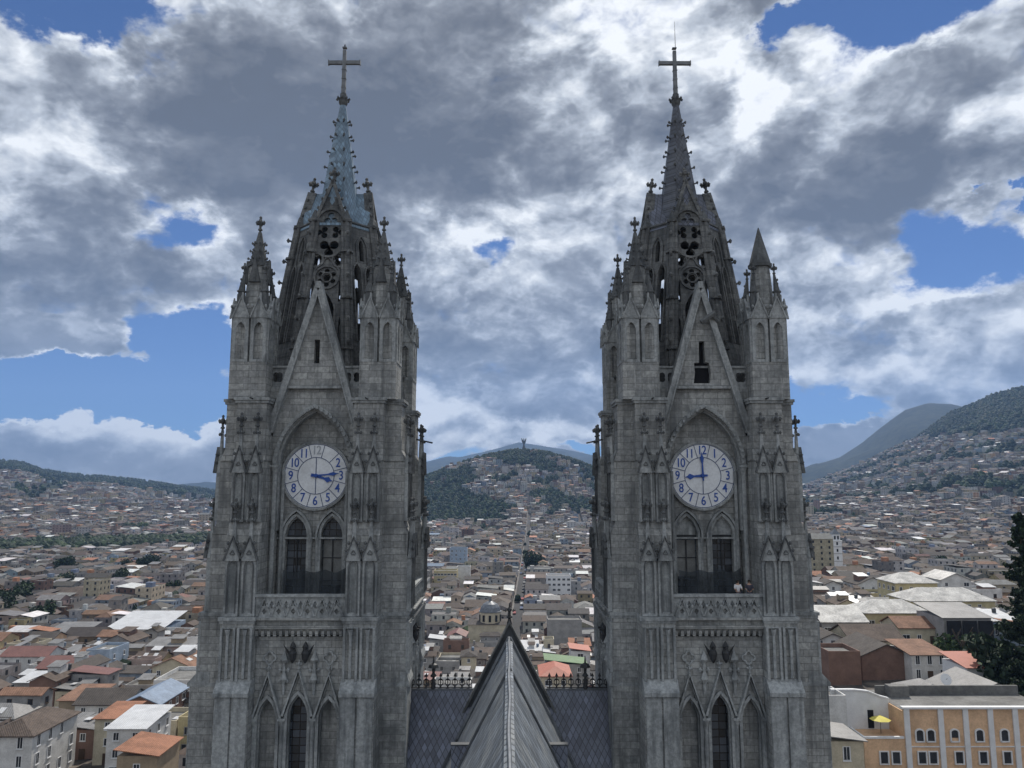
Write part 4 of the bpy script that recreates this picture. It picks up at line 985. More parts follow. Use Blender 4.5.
# ------------------------------------------------------------------ houses
def pick(d, w): 
    ks = list(d); return random.choices(ks, [w(d[k]) for k in ks])[0]
def roof_mesh(m, w, d, h, kind, ov=.45, along_x=None):
    """roof over a w x d plan centred on the origin, eaves at h; returns height of the top"""
    ax = (w >= d) if along_x is None else along_x
    W2, D2 = w / 2 + ov, d / 2 + ov
    th = .18
    if kind in ('gable', 'hip'):
        span = (D2 if ax else W2); rise = span * .42
        L2 = (W2 if ax else D2) - (span * .8 if kind == 'hip' else 0); L2 = max(L2, .1)
        if ax: r0, r1 = (-L2, 0), (L2, 0)
        else: r0, r1 = (0, -L2), (0, L2)
        c = [(-W2, -D2), (W2, -D2), (W2, D2), (-W2, D2)]
        vs = [(x, y, h) for x, y in c] + [(r0[0], r0[1], h + rise), (r1[0], r1[1], h + rise)] + [(x, y, h - th) for x, y in c]
        if ax: fs = [(0, 1, 5, 4), (2, 3, 4, 5)] + ([(1, 2, 5), (3, 0, 4)] if kind == 'hip' else [(4, 5, 1, 0)[::-1], (5, 4, 3, 2)[::-1]][:0])
        else: fs = [(1, 2, 5, 4), (3, 0, 4, 5)] + ([(0, 1, 4), (2, 3, 5)] if kind == 'hip' else [])
        if kind == 'hip': fs += [(6, 7, 1, 0), (7, 8, 2, 1), (8, 9, 3, 2), (9, 6, 0, 3), (9, 8, 7, 6)]
        else:
            vs += [(r0[0], r0[1], h + rise - th), (r1[0], r1[1], h + rise - th)]
            if ax: fs += [(6, 7, 1, 0), (8, 9, 3, 2), (6, 10, 11, 7), (8, 11, 10, 9), (7, 11, 5, 1), (11, 8, 2, 5), (6, 0, 4, 10), (9, 10, 4, 3)]
            else: fs += [(7, 8, 2, 1), (9, 6, 0, 3), (7, 10, 11, 8), (9, 11, 10, 6), (6, 7, 1, 0)[:0] or (6, 10, 4, 0), (10, 7, 1, 4), (8, 11, 5, 2), (11, 9, 3, 5)]
        m.add(vs, fs); return h + rise
    if kind == 'shed':
        rise = min(w, d) * .16; c = [(-W2, -D2), (W2, -D2), (W2, D2), (-W2, D2)]
        hs = [h + .05, h + .05, h + rise, h + rise] if random.random() < .7 else [h + rise, h + .05, h + .05, h + rise]
        m.add([(x, y, z) for (x, y), z in zip(c, hs)] + [(x, y, z - .12) for (x, y), z in zip(c, hs)],
              [(0, 1, 2, 3), (7, 6, 5, 4), (0, 4, 5, 1), (1, 5, 6, 2), (2, 6, 7, 3), (3, 7, 4, 0)])
        return h + rise
    W2, D2 = w / 2, d / 2                        # flat with a parapet
    m.box(-W2 + .15, W2 - .15, -D2 + .15, D2 - .15, h - .1, h + .08)
    return h + .1
def wall_mesh(m, w, d, h, kind, z0=-6, along_x=None):
    ax = (w >= d) if along_x is None else along_x
    hh = h - .1
    m.box(-w / 2, w / 2, -d / 2, d / 2, z0, hh)
    if kind == 'gable':
        span = (d / 2 + .45 if ax else w / 2 + .45); rise = span * .42 * .93
        for s_ in (-1, 1):
            if ax: vs = [(s_ * (w / 2 - .02), -d / 2, hh), (s_ * (w / 2 - .02), d / 2, hh), (s_ * (w / 2 - .02), 0, hh + rise), (s_ * (w / 2 - .3), -d / 2, hh), (s_ * (w / 2 - .3), d / 2, hh), (s_ * (w / 2 - .3), 0, hh + rise)]
            else: vs = [(-w / 2, s_ * (d / 2 - .02), hh), (w / 2, s_ * (d / 2 - .02), hh), (0, s_ * (d / 2 - .02), hh + rise), (-w / 2, s_ * (d / 2 - .3), hh), (w / 2, s_ * (d / 2 - .3), hh), (0, s_ * (d / 2 - .3), hh + rise)]
            m.add(vs, [(0, 1, 2), (5, 4, 3), (0, 3, 4, 1), (1, 4, 5, 2), (2, 5, 3, 0)])
    if kind == 'flat':
        for x0, x1, y0, y1 in ((-w / 2, w / 2, -d / 2, -d / 2 + .2), (-w / 2, w / 2, d / 2 - .2, d / 2), (-w / 2, -w / 2 + .2, -d / 2 + .2, d / 2 - .2), (w / 2 - .2, w / 2, -d / 2 + .2, d / 2 - .2)):
            m.box(x0, x1, y0, y1, hh - .01, h + .9)
WM = {}
def window_meshes():
    for nm, w, h in (('s', .95, 1.25), ('t', .9, 1.7), ('w', 1.7, 1.3)):
        f = MB(); f.sweepY([(-w / 2, 0), (w / 2, 0), (w / 2, h), (-w / 2, h)], .14, -.07, .03, True); f.box(-w / 2 - .12, w / 2 + .12, -.16, 0, -.16, -.06); f.box(-.03, .03, -.05, 0, 0, h)
        p_ = MB(); p_.box(-w / 2 + .05, w / 2 - .05, -.03, .02, .05, h - .05)
        WM[nm] = (f, p_.mesh('pane', ['window_pane']), {})
window_meshes()
def put_window(par, x, y, z, rz, kind='s', mat='trim_white'):
    f, pm, cache = WM[kind]
    if mat not in cache: cache[mat] = f.mesh('window', [mat])
    w = link('window', cache[mat], par, rz, (x, y, z)); link('pane', pm, w)
    return w
def put_door(par, x, y, z, rz, w=1.1, h=2.2):
    if 'door' not in WM:
        m = MB(); m.box(-.55, .55, -.06, .03, 0, 2.2); d_ = m.mesh('door', ['wood_door']); m = MB(); m.box(.36, .42, -.14, -.06, .95, 1.1); WM['door'] = (d_, m.mesh('handle', ['iron']))
    o = link('door', WM['door'][0], par, rz, (x, y, z)); link('handle', WM['door'][1], o)
def facade(par, w, d, h, st, sides, detail=2, wmat='trim_white', door=True, kind=None, step=2.6, z_off=0):
    sh = h / st
    for s_ in sides:
        L_, off = (w, d / 2) if s_ in 'SN' else (d, w / 2)
        n = max(1, int((L_ - 1) / step))
        rz = {'S': 0, 'E': PI / 2, 'N': PI, 'W': -PI / 2}[s_]
        M_ = Matrix.Rotation(rz, 3, 'Z')
        for k in range(st):
            for i in range(n):
                if random.random() < .1 and detail > 1: continue
                x = (i + .5) / n * L_ - L_ / 2; p_ = M_ @ Vector((x, -off - .01, 0))
                if door and k == 0 and i == n // 2 and s_ == sides[0]: put_door(par, p_.x, p_.y, .02 + z_off, rz); continue
                kk = kind or ('s' if (i + k) % 5 else 'w')
                put_window(par, p_.x, p_.y, k * sh + sh * .3 + z_off, rz, kk, wmat)
def extras(par, w, d, h, top, rk, kinds):
    for e in kinds:
        if e == 'tank':
            m = MB(); m.lathe(0, 0, [(0, .5), (1.0, .55), (1.1, .5), (1.3, .15), (1.35, .0)], 10)
            build('water_tank', m, random.choice(['lead_dark', 'sheet_blue']), par, 0, (w * .25, d * .2, top + (0 if rk == 'flat' else -.5)))
        if e == 'skylight':
            for i in range(2):
                m = MB(); m.box(-.6, .6, -.9, .9, 0, .06); 
                if rk in ('gable', 'hip') : 
                    ax = w >= d; sl = math.atan(.42)
                    span = (d if ax else w) / 2 + .45
                    o = build('skylight', m, 'sheet_white', par, 0, ((-.18 + .36 * i) * w, -span * .5, h + span * .21 + .06) if ax else (span * .5, (-.18 + .36 * i) * d, h + span * .21 + .06))
                    o.rotation_euler = (sl, 0, 0) if ax else (0, sl, 0)
                else: build('skylight', m, 'sheet_white', par, 0, ((-.2 + .4 * i) * w, 0, top + .05))
        if e == 'chimney':
            m = MB(); m.box(-.35, .35, -.35, .35, -1.6, .9); m.box(-.42, .42, -.42, .42, .9, 1.0)
            build('chimney', m, 'wall_grey', par, 0, (-w * .2, 0, top))
        if e == 'washing':
            m = MB(); 
            for i in range(5): m.box(-1.8 + i * .75, -1.3 + i * .75, -.02, .02, .9, 1.7)
            m.bar((-2.1, 0, 1.7), (2.1, 0, 1.7), .02, 4); m.bar((-2.1, 0, 0), (-2.1, 0, 1.75), .04, 4); m.bar((2.1, 0, 0), (2.1, 0, 1.75), .04, 4)
            build('washing_line', m, random.choice(['plaster_white', 'sheet_salmon', 'plaster_blue']), par, 0, (0, 0, top))
HEROES = []                                      # plan circles kept free of filler houses
def house(cx, cy, w, d, h, rz, rk, rmat, wmat, label, st=2, sides='SW', z=None, ex=(), group=None, hero=False, cat='house', name='house', win='trim_white', wkind=None, along_x=None, step=2.6, detail=2, door=True, noexc=False):
    z = H(cx, cy) if z is None else z
    t = thing(name, label, cat, (cx, cy, z), rz, group)
    m = MB(); wall_mesh(m, w, d, h, rk, -8, along_x); build('wall', m, wmat, t)
    m = MB(); top = roof_mesh(m, w, d, h, rk, .45, along_x); build('roof', m, rmat, t)
    facade(t, w, d, h, st, sides, detail, win, door, wkind, step)
    extras(t, w, d, h, top, rk, ex)
    if not noexc: HEROES.append((cx, cy, math.hypot(w, d) / 2 * .82))
    return t
def hb(u0, u1, v, D, depth, rk, rm, wm, label, st=2, sides=None, name='house', cat='house', **kw):
    """a building whose near eaves run between two sight lines at distance D"""
    a = px(u0, v, D); b_ = px(u1, v, D); cx = (a.x + b_.x) / 2; w = b_.x - a.x; cy = D + depth / 2
    z = H(cx, cy); h = a.z - z
    if st and sides != '': st = max(st, round(h / 3.2))
    sides = sides if sides is not None else ('S' + ('W' if cx > 15 else 'E' if cx < -15 else ''))
    return house(cx, cy, w, depth, max(h, 3), kw.pop('rz', 0), rk, rm, wm, label, st, sides, z, name=name, cat=cat, group=None, **kw)
# right of the right tower: yellow houses with shining roofs, brick gable, sheds
hb(866, 932, 613, 208, 12, 'hip', 'tile_painted_glint', 'plaster_yellow', 'yellow house with bright glinting grey tile roof, nearest of the three yellow ones', 1, 'S', along_x=True)
hb(912, 996, 601, 222, 13, 'hip', 'tile_painted_glint', 'plaster_yellow', 'longest yellow house with bright glinting roof, behind the nearer yellow house', 1, 'S', along_x=True)
hb(896, 938, 583, 246, 12, 'hip', 'tile_painted_glint', 'plaster_yellow', 'farthest yellow house with bright glinting roof and dark side window', 2, 'SW')
hb(942, 972, 580, 262, 12, 'gable', 'tile_painted_glint', 'plaster_white', 'white gabled house with glinting roof behind the long yellow house', 1, 'S')
hb(822, 868, 622, 200, 14, 'gable', 'tile_painted_glint', 'wall_grey', 'low house with a big speckled glinting roof beside the right tower', 1, 'S', along_x=True)
hb(815, 852, 642, 178, 14, 'gable', 'tile_dark', 'plaster_white', 'white three-storey house with long dark roof right beside the right tower', 3, 'SW', along_x=False, step=2.2)
hb(852, 905, 641, 182, 12, 'gable', 'tile_brown', 'plaster_cream', 'long brown-roofed house behind the brick gable house', 1, 'S', along_x=True)
hb(862, 913, 656, 163, 13, 'gable', 'tile_dark', 'wall_brick', 'windowless bare brick house with a broad front gable', 2, '', along_x=False)
hb(829, 861, 656, 160, 8, 'flat', 'concrete_flat', 'wall_brick', 'low bare brick annex left of the brick gable house', 1, '', ex=())
hb(912, 948, 655, 160, 10, 'shed', 'tile_terracotta', 'plaster_white', 'small white house with terracotta roof and tall windows beside the hedge', 1, 'S', wkind='t', step=2.0)
hb(900, 952, 628, 190, 9, 'gable', 'tile_terracotta', 'plaster_cream', 'low terracotta-roofed house behind the small white house', 1, 'S')
sh = hb(944, 992, 618, 186, 12, 'shed', 'sheet_grey', 'wall_grey', 'open shed with rusty pale sheet roof below the long yellow house', 1, '', name='open_shed', cat='shed')
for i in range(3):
    m = MB(); hh_ = px(968, 618, 186).z - sh.location.z; m.box(-5.4 + i * 3.7, -2.1 + i * 3.7, -7.1, -6.9, hh_ - 5.6, hh_ - .5); build('opening_shade', m, 'dark_void', sh)  # near-black boxes stand in for the shade inside the open bays
hb(968, 1008, 668, 142, 8, 'shed', 'sheet_salmon', 'trim_white', 'small white building under a bright salmon-red sheet roof', 1, '')
hb(922, 962, 698, 132, 9, 'hip', 'sheet_grey', 'wall_grey', 'grey hipped roof building left of the salmon-red sheet roof', 1, '')
hb(962, 1035, 700, 130, 11, 'gable', 'sheet_grey', 'wall_grey', 'wide grey gabled roof building right behind the orange facade', 1, '', along_x=False)
hb(824, 847, 702, 118, 26, 'flat', 'concrete_flat', 'plaster_white', 'grey-white four-storey wing with bare roof terrace left of the orange building', 4, 'SW', step=3.2)
hb(829, 864, 741, 108, 7, 'shed', 'sheet_grey', 'plaster_cream', 'small cream house with pale corrugated roof below the grey-white wing', 3, 'S', wkind='t')

# the orange building
OD = 117.0
def OX(u): return px(u, 730, OD).x
def OZ(v): return px(950, v, OD).z
oz = H(68, 120); ob = thing('orange_building', 'orange building with white pilasters, arched windows and a corner roof terrace', 'building', (OX(905), OD, oz))
HEROES.append((70, 126, 15)); HEROES.append((56, 124, 9))
ox0 = OX(905); top = OZ(709) - oz
def ol(u): return OX(u) - ox0
def oh(v): return OZ(v) - oz
m = MB(); x0, x1 = ol(905), ol(1062)
wins = []
for u in (920, 931, 955, 980, 1005, 1030, 1050): wins.append((ol(u), oh(742), .52, 1.3, .52))
m.box(x0, x1, 0, 12, -8, top - .4); m.box(x0, x1, 0, .3, top - .4, top)
build('wall', m, 'plaster_orange', ob)
m = MB(); m.box(x0 - .2, x1, -.35, .5, top, top + .28); build('cornice', m, 'trim_white', ob)
for u in (908, 942, 967, 992, 1017, 1042):
    m = MB(); m.box(ol(u) - .38, ol(u) + .38, -.22, .05, -4, top); build('pilaster', m, 'trim_white', ob)
m = MB(); m.box(x0, x1, -.12, .05, oh(747.5), oh(746.5)); build('string_course', m, 'trim_white', ob)
def arched(par, x, z0, w, h, half=False):
    m = MB(); m.sweepY([(x - w - .08, z0), (x - w - .08, z0 + h)] + [(x - (w + .08) * math.cos(a), z0 + h + (w + .08) * .7 * math.sin(a)) for a in [PI * i / 8 for i in range(1, 8)]] + [(x + w + .08, z0 + h), (x + w + .08, z0), (x - w - .08, z0)], .2, -.18, .05)
    o = build('window', m, 'trim_white', par)
    m = MB(); zz = z0 + (h * .4 if half else 0)
    m.prismY([(x - w, zz), (x + w, zz), (x + w, z0 + h)] + [(x + w * math.cos(a), z0 + h + w * .7 * math.sin(a)) for a in [PI * i / 8 for i in range(1, 8)]] + [(x - w, z0 + h)], -.03, .03); build('pane', m, 'window_pane', o)
for i, (x, z, w, h, r_) in enumerate(wins): arched(ob, x, z, w, h, i == 2)
for u in (883, 895, 921, 932, 958, 982, 1006, 1031): 
    x = ol(u); z0 = oh(764.5); m = MB(); m.sweepY([(x - .62, z0), (x + .62, z0), (x + .62, z0 + 1.75), (x - .62, z0 + 1.75)], .22, -.2, .05, True); y_ = 0
    o = build('window', m, 'trim_white', ob); m = MB(); m.box(x - .55, x + .55, -.04, .03, z0 + .1, z0 + 1.7); build('pane', m, 'window_pane', o)
m = MB(); xa = ol(864); m.box(xa, x0, .01, 6, -8, oh(739)); build('terrace_wall', m, 'plaster_orange', ob)
m = MB(); m.box(xa - .1, x0 - .1, -.1, .3, oh(739), oh(737)); m.box(xa - .1, xa + .2, .3, 4.5, oh(739), oh(737)); build('terrace_coping', m, 'trim_white', ob)
m = MB(); w0 = ol(846); ps = [(w0, -8), (x0 + .1, -8), (x0 + .1, top + .25), (x0 - 1.2, top + .6), (x0 - 3.0, top + 1.3), (x0 - 5.0, top + 1.5), (w0, top + 1.5)]
m.prismY(ps, 4.5, 4.9); build('white_gable_wall', m, 'trim_white', ob)
m = MB(); m.sweepY(ps[2:], .2, 4.38, 5.02); build('coping', m, 'trim_white', ob)
m = MB(); m.box(w0 + .02, x0 - .02, 4.92, 11.9, -8, top - .5); build('rear_terrace', m, 'concrete_flat', ob)
m = MB(); m.box(ol(883), ol(889), 4.42, 4.5, oh(738), oh(738) + 2.6); build('door', m, 'dark_void', ob)
m = MB(); m.box(x0 + .3, x1, 9.0, 9.4, top - .3, top + 1.0); m.box(ol(917), ol(938), 7.4, 9.0, top - .3, top + 1.3); build('roof_parapet', m, 'concrete_flat', ob)
m = MB(); m.box(x0 + .2, x1, .5, 11.9, top - .38, top - .32); build('roof_terrace', m, 'concrete_flat', ob)
u_ = thing('parasol', 'small yellow parasol standing on the corner terrace of the orange building', 'parasol', (OX(888.5), OD + 2.2, OZ(739) + .02))
m = MB(); m.lathe(0, 0, [(2.0, 1.5), (2.55, .1), (2.7, 0)], 8); build('canopy', m, 'pvc_yellow', u_); m = MB(); m.bar((0, 0, 0), (0, 0, 2.6), .04, 6); build('pole', m, 'iron', u_)
dish = thing('satellite_dish', 'white satellite dish on a grey roof behind the orange building', 'dish', (px(946, 680, 128).x, 128, px(946, 680, 128).z))
m = MB(); m.T = Matrix.Rotation(R(70), 4, 'X') ; m.lathe(0, 0, [(0, .05), (.08, .5), (.25, .85), (.3, .9)], 14); build('reflector', m, 'trim_white', dish); m = MB(); m.bar((0, .1, -3), (0, .1, 0), .05, 6); m.bar((0, 0, 0), (0, -.7, .3), .03, 5); build('mount', m, 'iron', dish)

# left of the left tower
hb(-14, 34, 735, 130, 13, 'hip', 'tile_brown', 'plaster_white', 'large white corner building with tall arched-looking windows and brown hipped roof', 3, 'SE', wkind='t', step=2.6, name='corner_building', cat='building')
hb(108, 146, 728, 134, 10, 'shed', 'sheet_white', 'plaster_white', 'white house with pale sheet roof and roof terrace low on the left', 3, 'SE', win='trim_white')
hb(118, 158, 755, 122, 8, 'shed', 'tile_orange', 'plaster_ochre', 'ochre house with bright orange tile roof at the bottom of the view', 2, 'SE')
hb(96, 122, 718, 142, 8, 'shed', 'tile_orange', 'plaster_cream', 'cream house with salmon-orange roof between dark roofs', 2, 'SE')
hb(122, 160, 704, 156, 13, 'gable', 'sheet_blue', 'wall_brick', 'brick house with pale blue sheet roof near the left tower', 2, 'SE')
hb(76, 128, 704, 160, 9, 'gable', 'tile_dark', 'plaster_white', 'long low white-walled house with dark tiled roof and many windows', 2, 'SE', along_x=True, step=3)
hb(60, 92, 700, 168, 9, 'shed', 'tile_terracotta', 'plaster_ochre', 'house with one broad terracotta roof slope amid dark roofs', 2, 'SE')
hb(154, 196, 684, 176, 13, 'flat', 'concrete_flat', 'plaster_white', 'flat-topped pale house of two storeys with arched upper windows by left tower', 2, 'SE', wkind='t')
hb(16, 38, 682, 196, 8, 'shed', 'sheet_white', 'wall_grey', 'small shed with very pale roof amid dark roofs at far left', 1, 'S')
hb(38, 84, 668, 214, 10, 'gable', 'sheet_red', 'wall_grey', 'long building with dull red roof halfway left of the tower', 2, 'SE', along_x=True)
hb(2, 48, 656, 232, 9, 'gable', 'sheet_red', 'plaster_white', 'white house with red sheet roof at the left picture edge', 2, 'SE', along_x=True)
hb(106, 162, 629, 300, 22, 'shed', 'sheet_white', 'plaster_blue', 'big market hall with a bright white sheet roof', 2, 'S', name='market_hall', cat='hall')
hb(44, 82, 634, 300, 14, 'shed', 'sheet_grey', 'wall_grey', 'long shed with pale grey sheet roof left of the market hall', 1, 'S')
hb(140, 172, 590, 450, 14, 'hip', 'sheet_red', 'plaster_pink', 'pink mansion with dark red hipped roof and rows of windows', 3, 'SE', step=3.4)
hb(112, 135, 548, 800, 14, 'flat', 'concrete_flat', 'plaster_white', 'white slab block standing before the belt of trees', 5, 'S', name='apartment_block', cat='block', step=4)
hb(162, 186, 566, 640, 14, 'flat', 'concrete_flat', 'plaster_blue', 'pale blue block amid brown roofs left of the tower', 4, 'SE', step=4)
hb(52, 88, 594, 430, 13, 'gable', 'tile_brown', 'plaster_orange', 'long orange house with arcade-like windows and brown roof', 2, 'SE', along_x=True, wkind='t')
# between the towers
hb(434, 457, 572, 520, 12, 'flat', 'concrete_flat', 'plaster_yellow', 'yellow office slab with bands of windows beside the left tower', 4, 'S', name='office_block', cat='block', wkind='w', step=2.0)
hb(450, 467, 549, 640, 12, 'flat', 'concrete_flat', 'plaster_blue', 'tall pale blue block with dark windows left of the long street', 6, 'S', name='office_block', cat='block', step=3)
hb(457, 470, 568, 540, 10, 'flat', 'concrete_flat', 'plaster_white', 'windowless white block touching the yellow office slab', 4, '', name='office_block', cat='block')
hb(547, 571, 577, 470, 12, 'flat', 'concrete_flat', 'trim_white', 'white modern block with a grid of large dark windows right of the street', 4, 'SW', name='office_block', cat='block', wkind='w', step=2.4)
hb(552, 590, 523, 1320, 22, 'flat', 'concrete_flat', 'plaster_white', 'long white institution at the foot of the statue hill', 3, 'S', name='institution', cat='building', step=6)
hb(541, 571, 676, 205, 12, 'hip', 'sheet_salmon', 'plaster_cream', 'house with wide salmon-red hipped roof right behind the church gable', 1, 'S')
hb(546, 586, 664, 225, 8, 'shed', 'sheet_green', 'wall_grey', 'long shed with faded green roof behind the salmon-red roof', 1, 'S')
hb(571, 590, 651, 245, 8, 'shed', 'sheet_salmon', 'plaster_white', 'small salmon-roofed house beside the right tower', 1, 'S')
hb(548, 582, 622, 320, 10, 'flat', 'concrete_flat', 'wall_grey', 'blank grey concrete hall right of the street', 2, '')
# domed church
dz_ = H(px(490, 625, 330).x, 330); dc = thing('domed_church', 'small church with grey ribbed dome on a cream drum, left of the gable finial', 'church', (px(490, 625, 330).x, 334, dz_))
HEROES.append((px(490, 625, 330).x, 334, 9))
zt = px(490, 613, 330).z - dz_
m = MB(); m.box(-9, 9, -5, 9, -3, zt - 4.5); m.frus(0, 0, zt - 4.6, 4.6, zt, 4.6, 12); build('drum', m, 'plaster_cream', dc)
m = MB(); m.lathe(0, 0, [(zt, 4.9), (zt + .3, 4.9), (zt + .35, 4.5), (zt + 1.9, 4.0), (zt + 3.2, 2.9), (zt + 4.0, 1.5), (zt + 4.3, .6), (zt + 5.2, .5), (zt + 6, 0)], 12); build('dome', m, 'lead', dc)
for i in range(5):
    a = -PI / 2 + (i - 2) * .62; m = MB(); m.box(-.5, .5, -4.68, -4.4, zt - 3.6, zt - 1); build('window', m, 'dark_void', dc, a + PI / 2)
m = MB(); m.wedge(-9.4, 9.4, -5.4, 9.4, zt - 4.5, zt - 3.6, -6, 6, -1, 4); build('roof', m, 'tile_dark', dc)
# white church with a bell tower on the right
p_ = px(838, 560, 470); cz_ = H(p_.x, 470); wc_ = thing('white_church', 'white church with square bell tower beside the right tower, amid brown roofs', 'church', (p_.x, 472, cz_))
HEROES.append((p_.x + 8, 476, 20)); tz_ = px(838, 531, 470).z - cz_
m = MB(); m.box(-2.8, 2.8, -2.8, 2.8, -3, tz_ - 6); m.box(-3.1, 3.1, -3.1, 3.1, tz_ - 6, tz_ - 5.6); m.box(-2.2, 2.2, -2.2, 2.2, tz_ - 5.6, tz_ - 2); build('bell_tower', m, 'trim_white', wc_)
m = MB(); m.frus(0, 0, tz_ - 2, 3.4, tz_ + 1.6, 0, 4); build('spire', m, 'lead', wc_)
for zz in (tz_ - 9.5, tz_ - 13.5, tz_ - 18):
    m = MB(); m.box(-2.95, 2.95, -2.95, 2.95, zz, zz + .35); build('string_course', m, 'wall_grey', wc_)
    m = MB(); m.box(-.5, .5, -2.85, -2.75, zz + 1.2, zz + 3.0); build('window', m, 'dark_void', wc_)
for s_ in (-1, 1): m = MB(); m.box(s_ * .95 - .5, s_ * .95 + .5, -2.3, -2.1, tz_ - 5, tz_ - 2.9); build('belfry_opening_shade', m, 'dark_void', wc_)  # solid dark boxes paint the shade of the belfry openings
m = MB(); m.box(3, 26, -3, 9, -3, 8); build('nave', m, 'trim_white', wc_)
m = MB(); m.wedge(2.8, 26.4, -3.4, 9.4, 8, 10.4, 4, 25, 2.9, 3.1); build('roof', m, 'tile_brown', wc_)
for i in range(6): m = MB(); m.box(5.5 + i * 3.4, 6.8 + i * 3.4, -3.08, -2.9, 3, 5.6); build('window', m, 'dark_void', wc_)
# ------------------------------------------------------------------ filler streets and blocks
GA = R(1.8)                                      # the long street runs away a touch to the right
def split(x0, x1, y0, y1, out):
    w, d = x1 - x0, y1 - y0
    if max(w, d) < (random.uniform(8, 15) if y0 < 330 else random.uniform(9, 18)) or (w < 7.5 and d < 16): out.append((x0, x1, y0, y1)); return
    f = random.uniform(.35, .65)
    if w > d: c = x0 + w * f; split(x0, c, y0, y1, out); split(c, x1, y0, y1, out)
    else: c = y0 + d * f; split(x0, x1, y0, c, out); split(x0, x1, c, y1, out)
plots = []
BL, ST = 84, 7.5
for bi in range(-16, 17):
    for bj in range(0, 21):
        bx = bi * (BL + ST) + ST / 2; by = 95 + bj * (BL + ST)
        if math.hypot(bx + 40, by) > 1700 or abs(math.degrees(math.atan2(bx + 40, by + 40))) > 46: continue
        ls = []; split(bx, bx + BL, by, by + BL, ls)
        for x0, x1, y0, y1 in ls:
            cx, cy = (x0 + x1) / 2, (y0 + y1) / 2; inner = min(cx - bx, bx + BL - cx, cy - by, by + BL - cy)
            if inner > 18 and random.random() < .22: continue
            if random.random() < .03: continue
            X_ = cx * math.cos(GA) + cy * math.sin(GA) - 9; Y_ = -cx * math.sin(GA) + cy * math.cos(GA)
            plots.append((X_, Y_, x1 - x0 - random.uniform(0, .5), y1 - y0 - random.uniform(0, .5), -GA))
PX = np.array([p_[0] for p_ in plots]); PY = np.array([p_[1] for p_ in plots])
PZ = height(PX, PY); PG = green(PX, PY)
cand = []
for i, (x, y, w, d, rz) in enumerate(plots):
    D = math.hypot(x, y); z = PZ[i]
    if D < 100 or (abs(x) < 45 and y < 175): continue
    if PG[i] > .25: continue
    if any((x - hx) ** 2 + (y - hy) ** 2 < (hr + min(w, d) * .5) ** 2 for hx, hy, hr in HEROES): continue
    u, v = proj(x, y, z + 7)
    if CZ - z < 20: continue
    ok = v < 790
    ang = math.degrees(math.atan2(x, y))
    if y < 132 or (x > 30 and y < 175): continue
    st = random.choices([1, 2, 3, 4, 5, 8], [24, 50, 20, 4, 1, .2 if D > 450 else 0])[0]
    if w < 8 or d < 8: st = min(st, 3)
    h = st * 2.9 + random.uniform(-.3, .8)
    if D < 260: h = min(h, 10.5)
    if x > 30 and y < 265: h = min(h, 4.0); st = 1
    vis = (-8 < u < 214 or 424 < u < 598 or 812 < u < 1034) and v < 768
    rk = random.choices(['gable', 'hip', 'shed', 'flat'], [44, 12, 26, 18])[0]
    if x > 30 and y < 265: rk = random.choice(['gable', 'shed'])
    if st >= 4: rk = 'flat' if random.random() < .6 else rk
    if rk in ('gable', 'hip'): rm = random.choices(['tile_brown', 'tile_dark', 'tile_terracotta', 'tile_orange', 'sheet_grey', 'sheet_red'], [40, 36, 8, 2, 9, 2])[0]
    elif rk == 'shed': rm = random.choices(['sheet_grey', 'sheet_white', 'tile_brown', 'tile_dark', 'sheet_red', 'sheet_blue', 'tile_orange'], [34, 22, 20, 16, 3, 2, 3])[0]
    else: rm = 'concrete_flat'
    wm = random.choices(list(WALLS), [q_[2] for q_ in WALLS.values()])[0]
    cand.append(dict(x=x, y=y, z=z, w=w, d=d, h=h, rz=rz + random.gauss(0, .03), st=st, rk=rk, rm=rm, wm=wm, u=u, v=v, vis=vis, D=D))
cand.sort(key=lambda c_: c_['D'])
indiv = [c_ for c_ in cand if c_['vis']][:235]
ids = set(id(c_) for c_ in indiv)
# labels: colour, roof, storeys, what stands on top and where, until each is unique
used = set()
NUMW = {1: 'one', 2: 'two', 3: 'three', 4: 'four', 5: 'five', 8: 'eight'}
SH = {'gable': 'gabled', 'hip': 'hipped', 'shed': 'lean-to', 'flat': 'flat'}
EXW = {'tank': 'with a rooftop water tank', 'skylight': 'with pale skylights', 'chimney': 'with a chimney', 'washing': 'with a washing line', '': ''}
def region(c_):
    u, v = c_['u'], c_['v']
    if u < 60: a_ = 'at the left picture edge'
    elif u < 130: a_ = 'midway left of the left tower'
    elif u < 214: a_ = 'beside the left tower'
    elif u < 470: a_ = 'just right of the left tower'
    elif u < 512: a_ = 'left of the long street'
    elif u < 560: a_ = 'right of the long street'
    elif u < 600: a_ = 'just left of the right tower'
    elif u < 880: a_ = 'beside the right tower'
    elif u < 960: a_ = 'midway right of the right tower'
    else: a_ = 'at the right picture edge'
    return a_
made = []
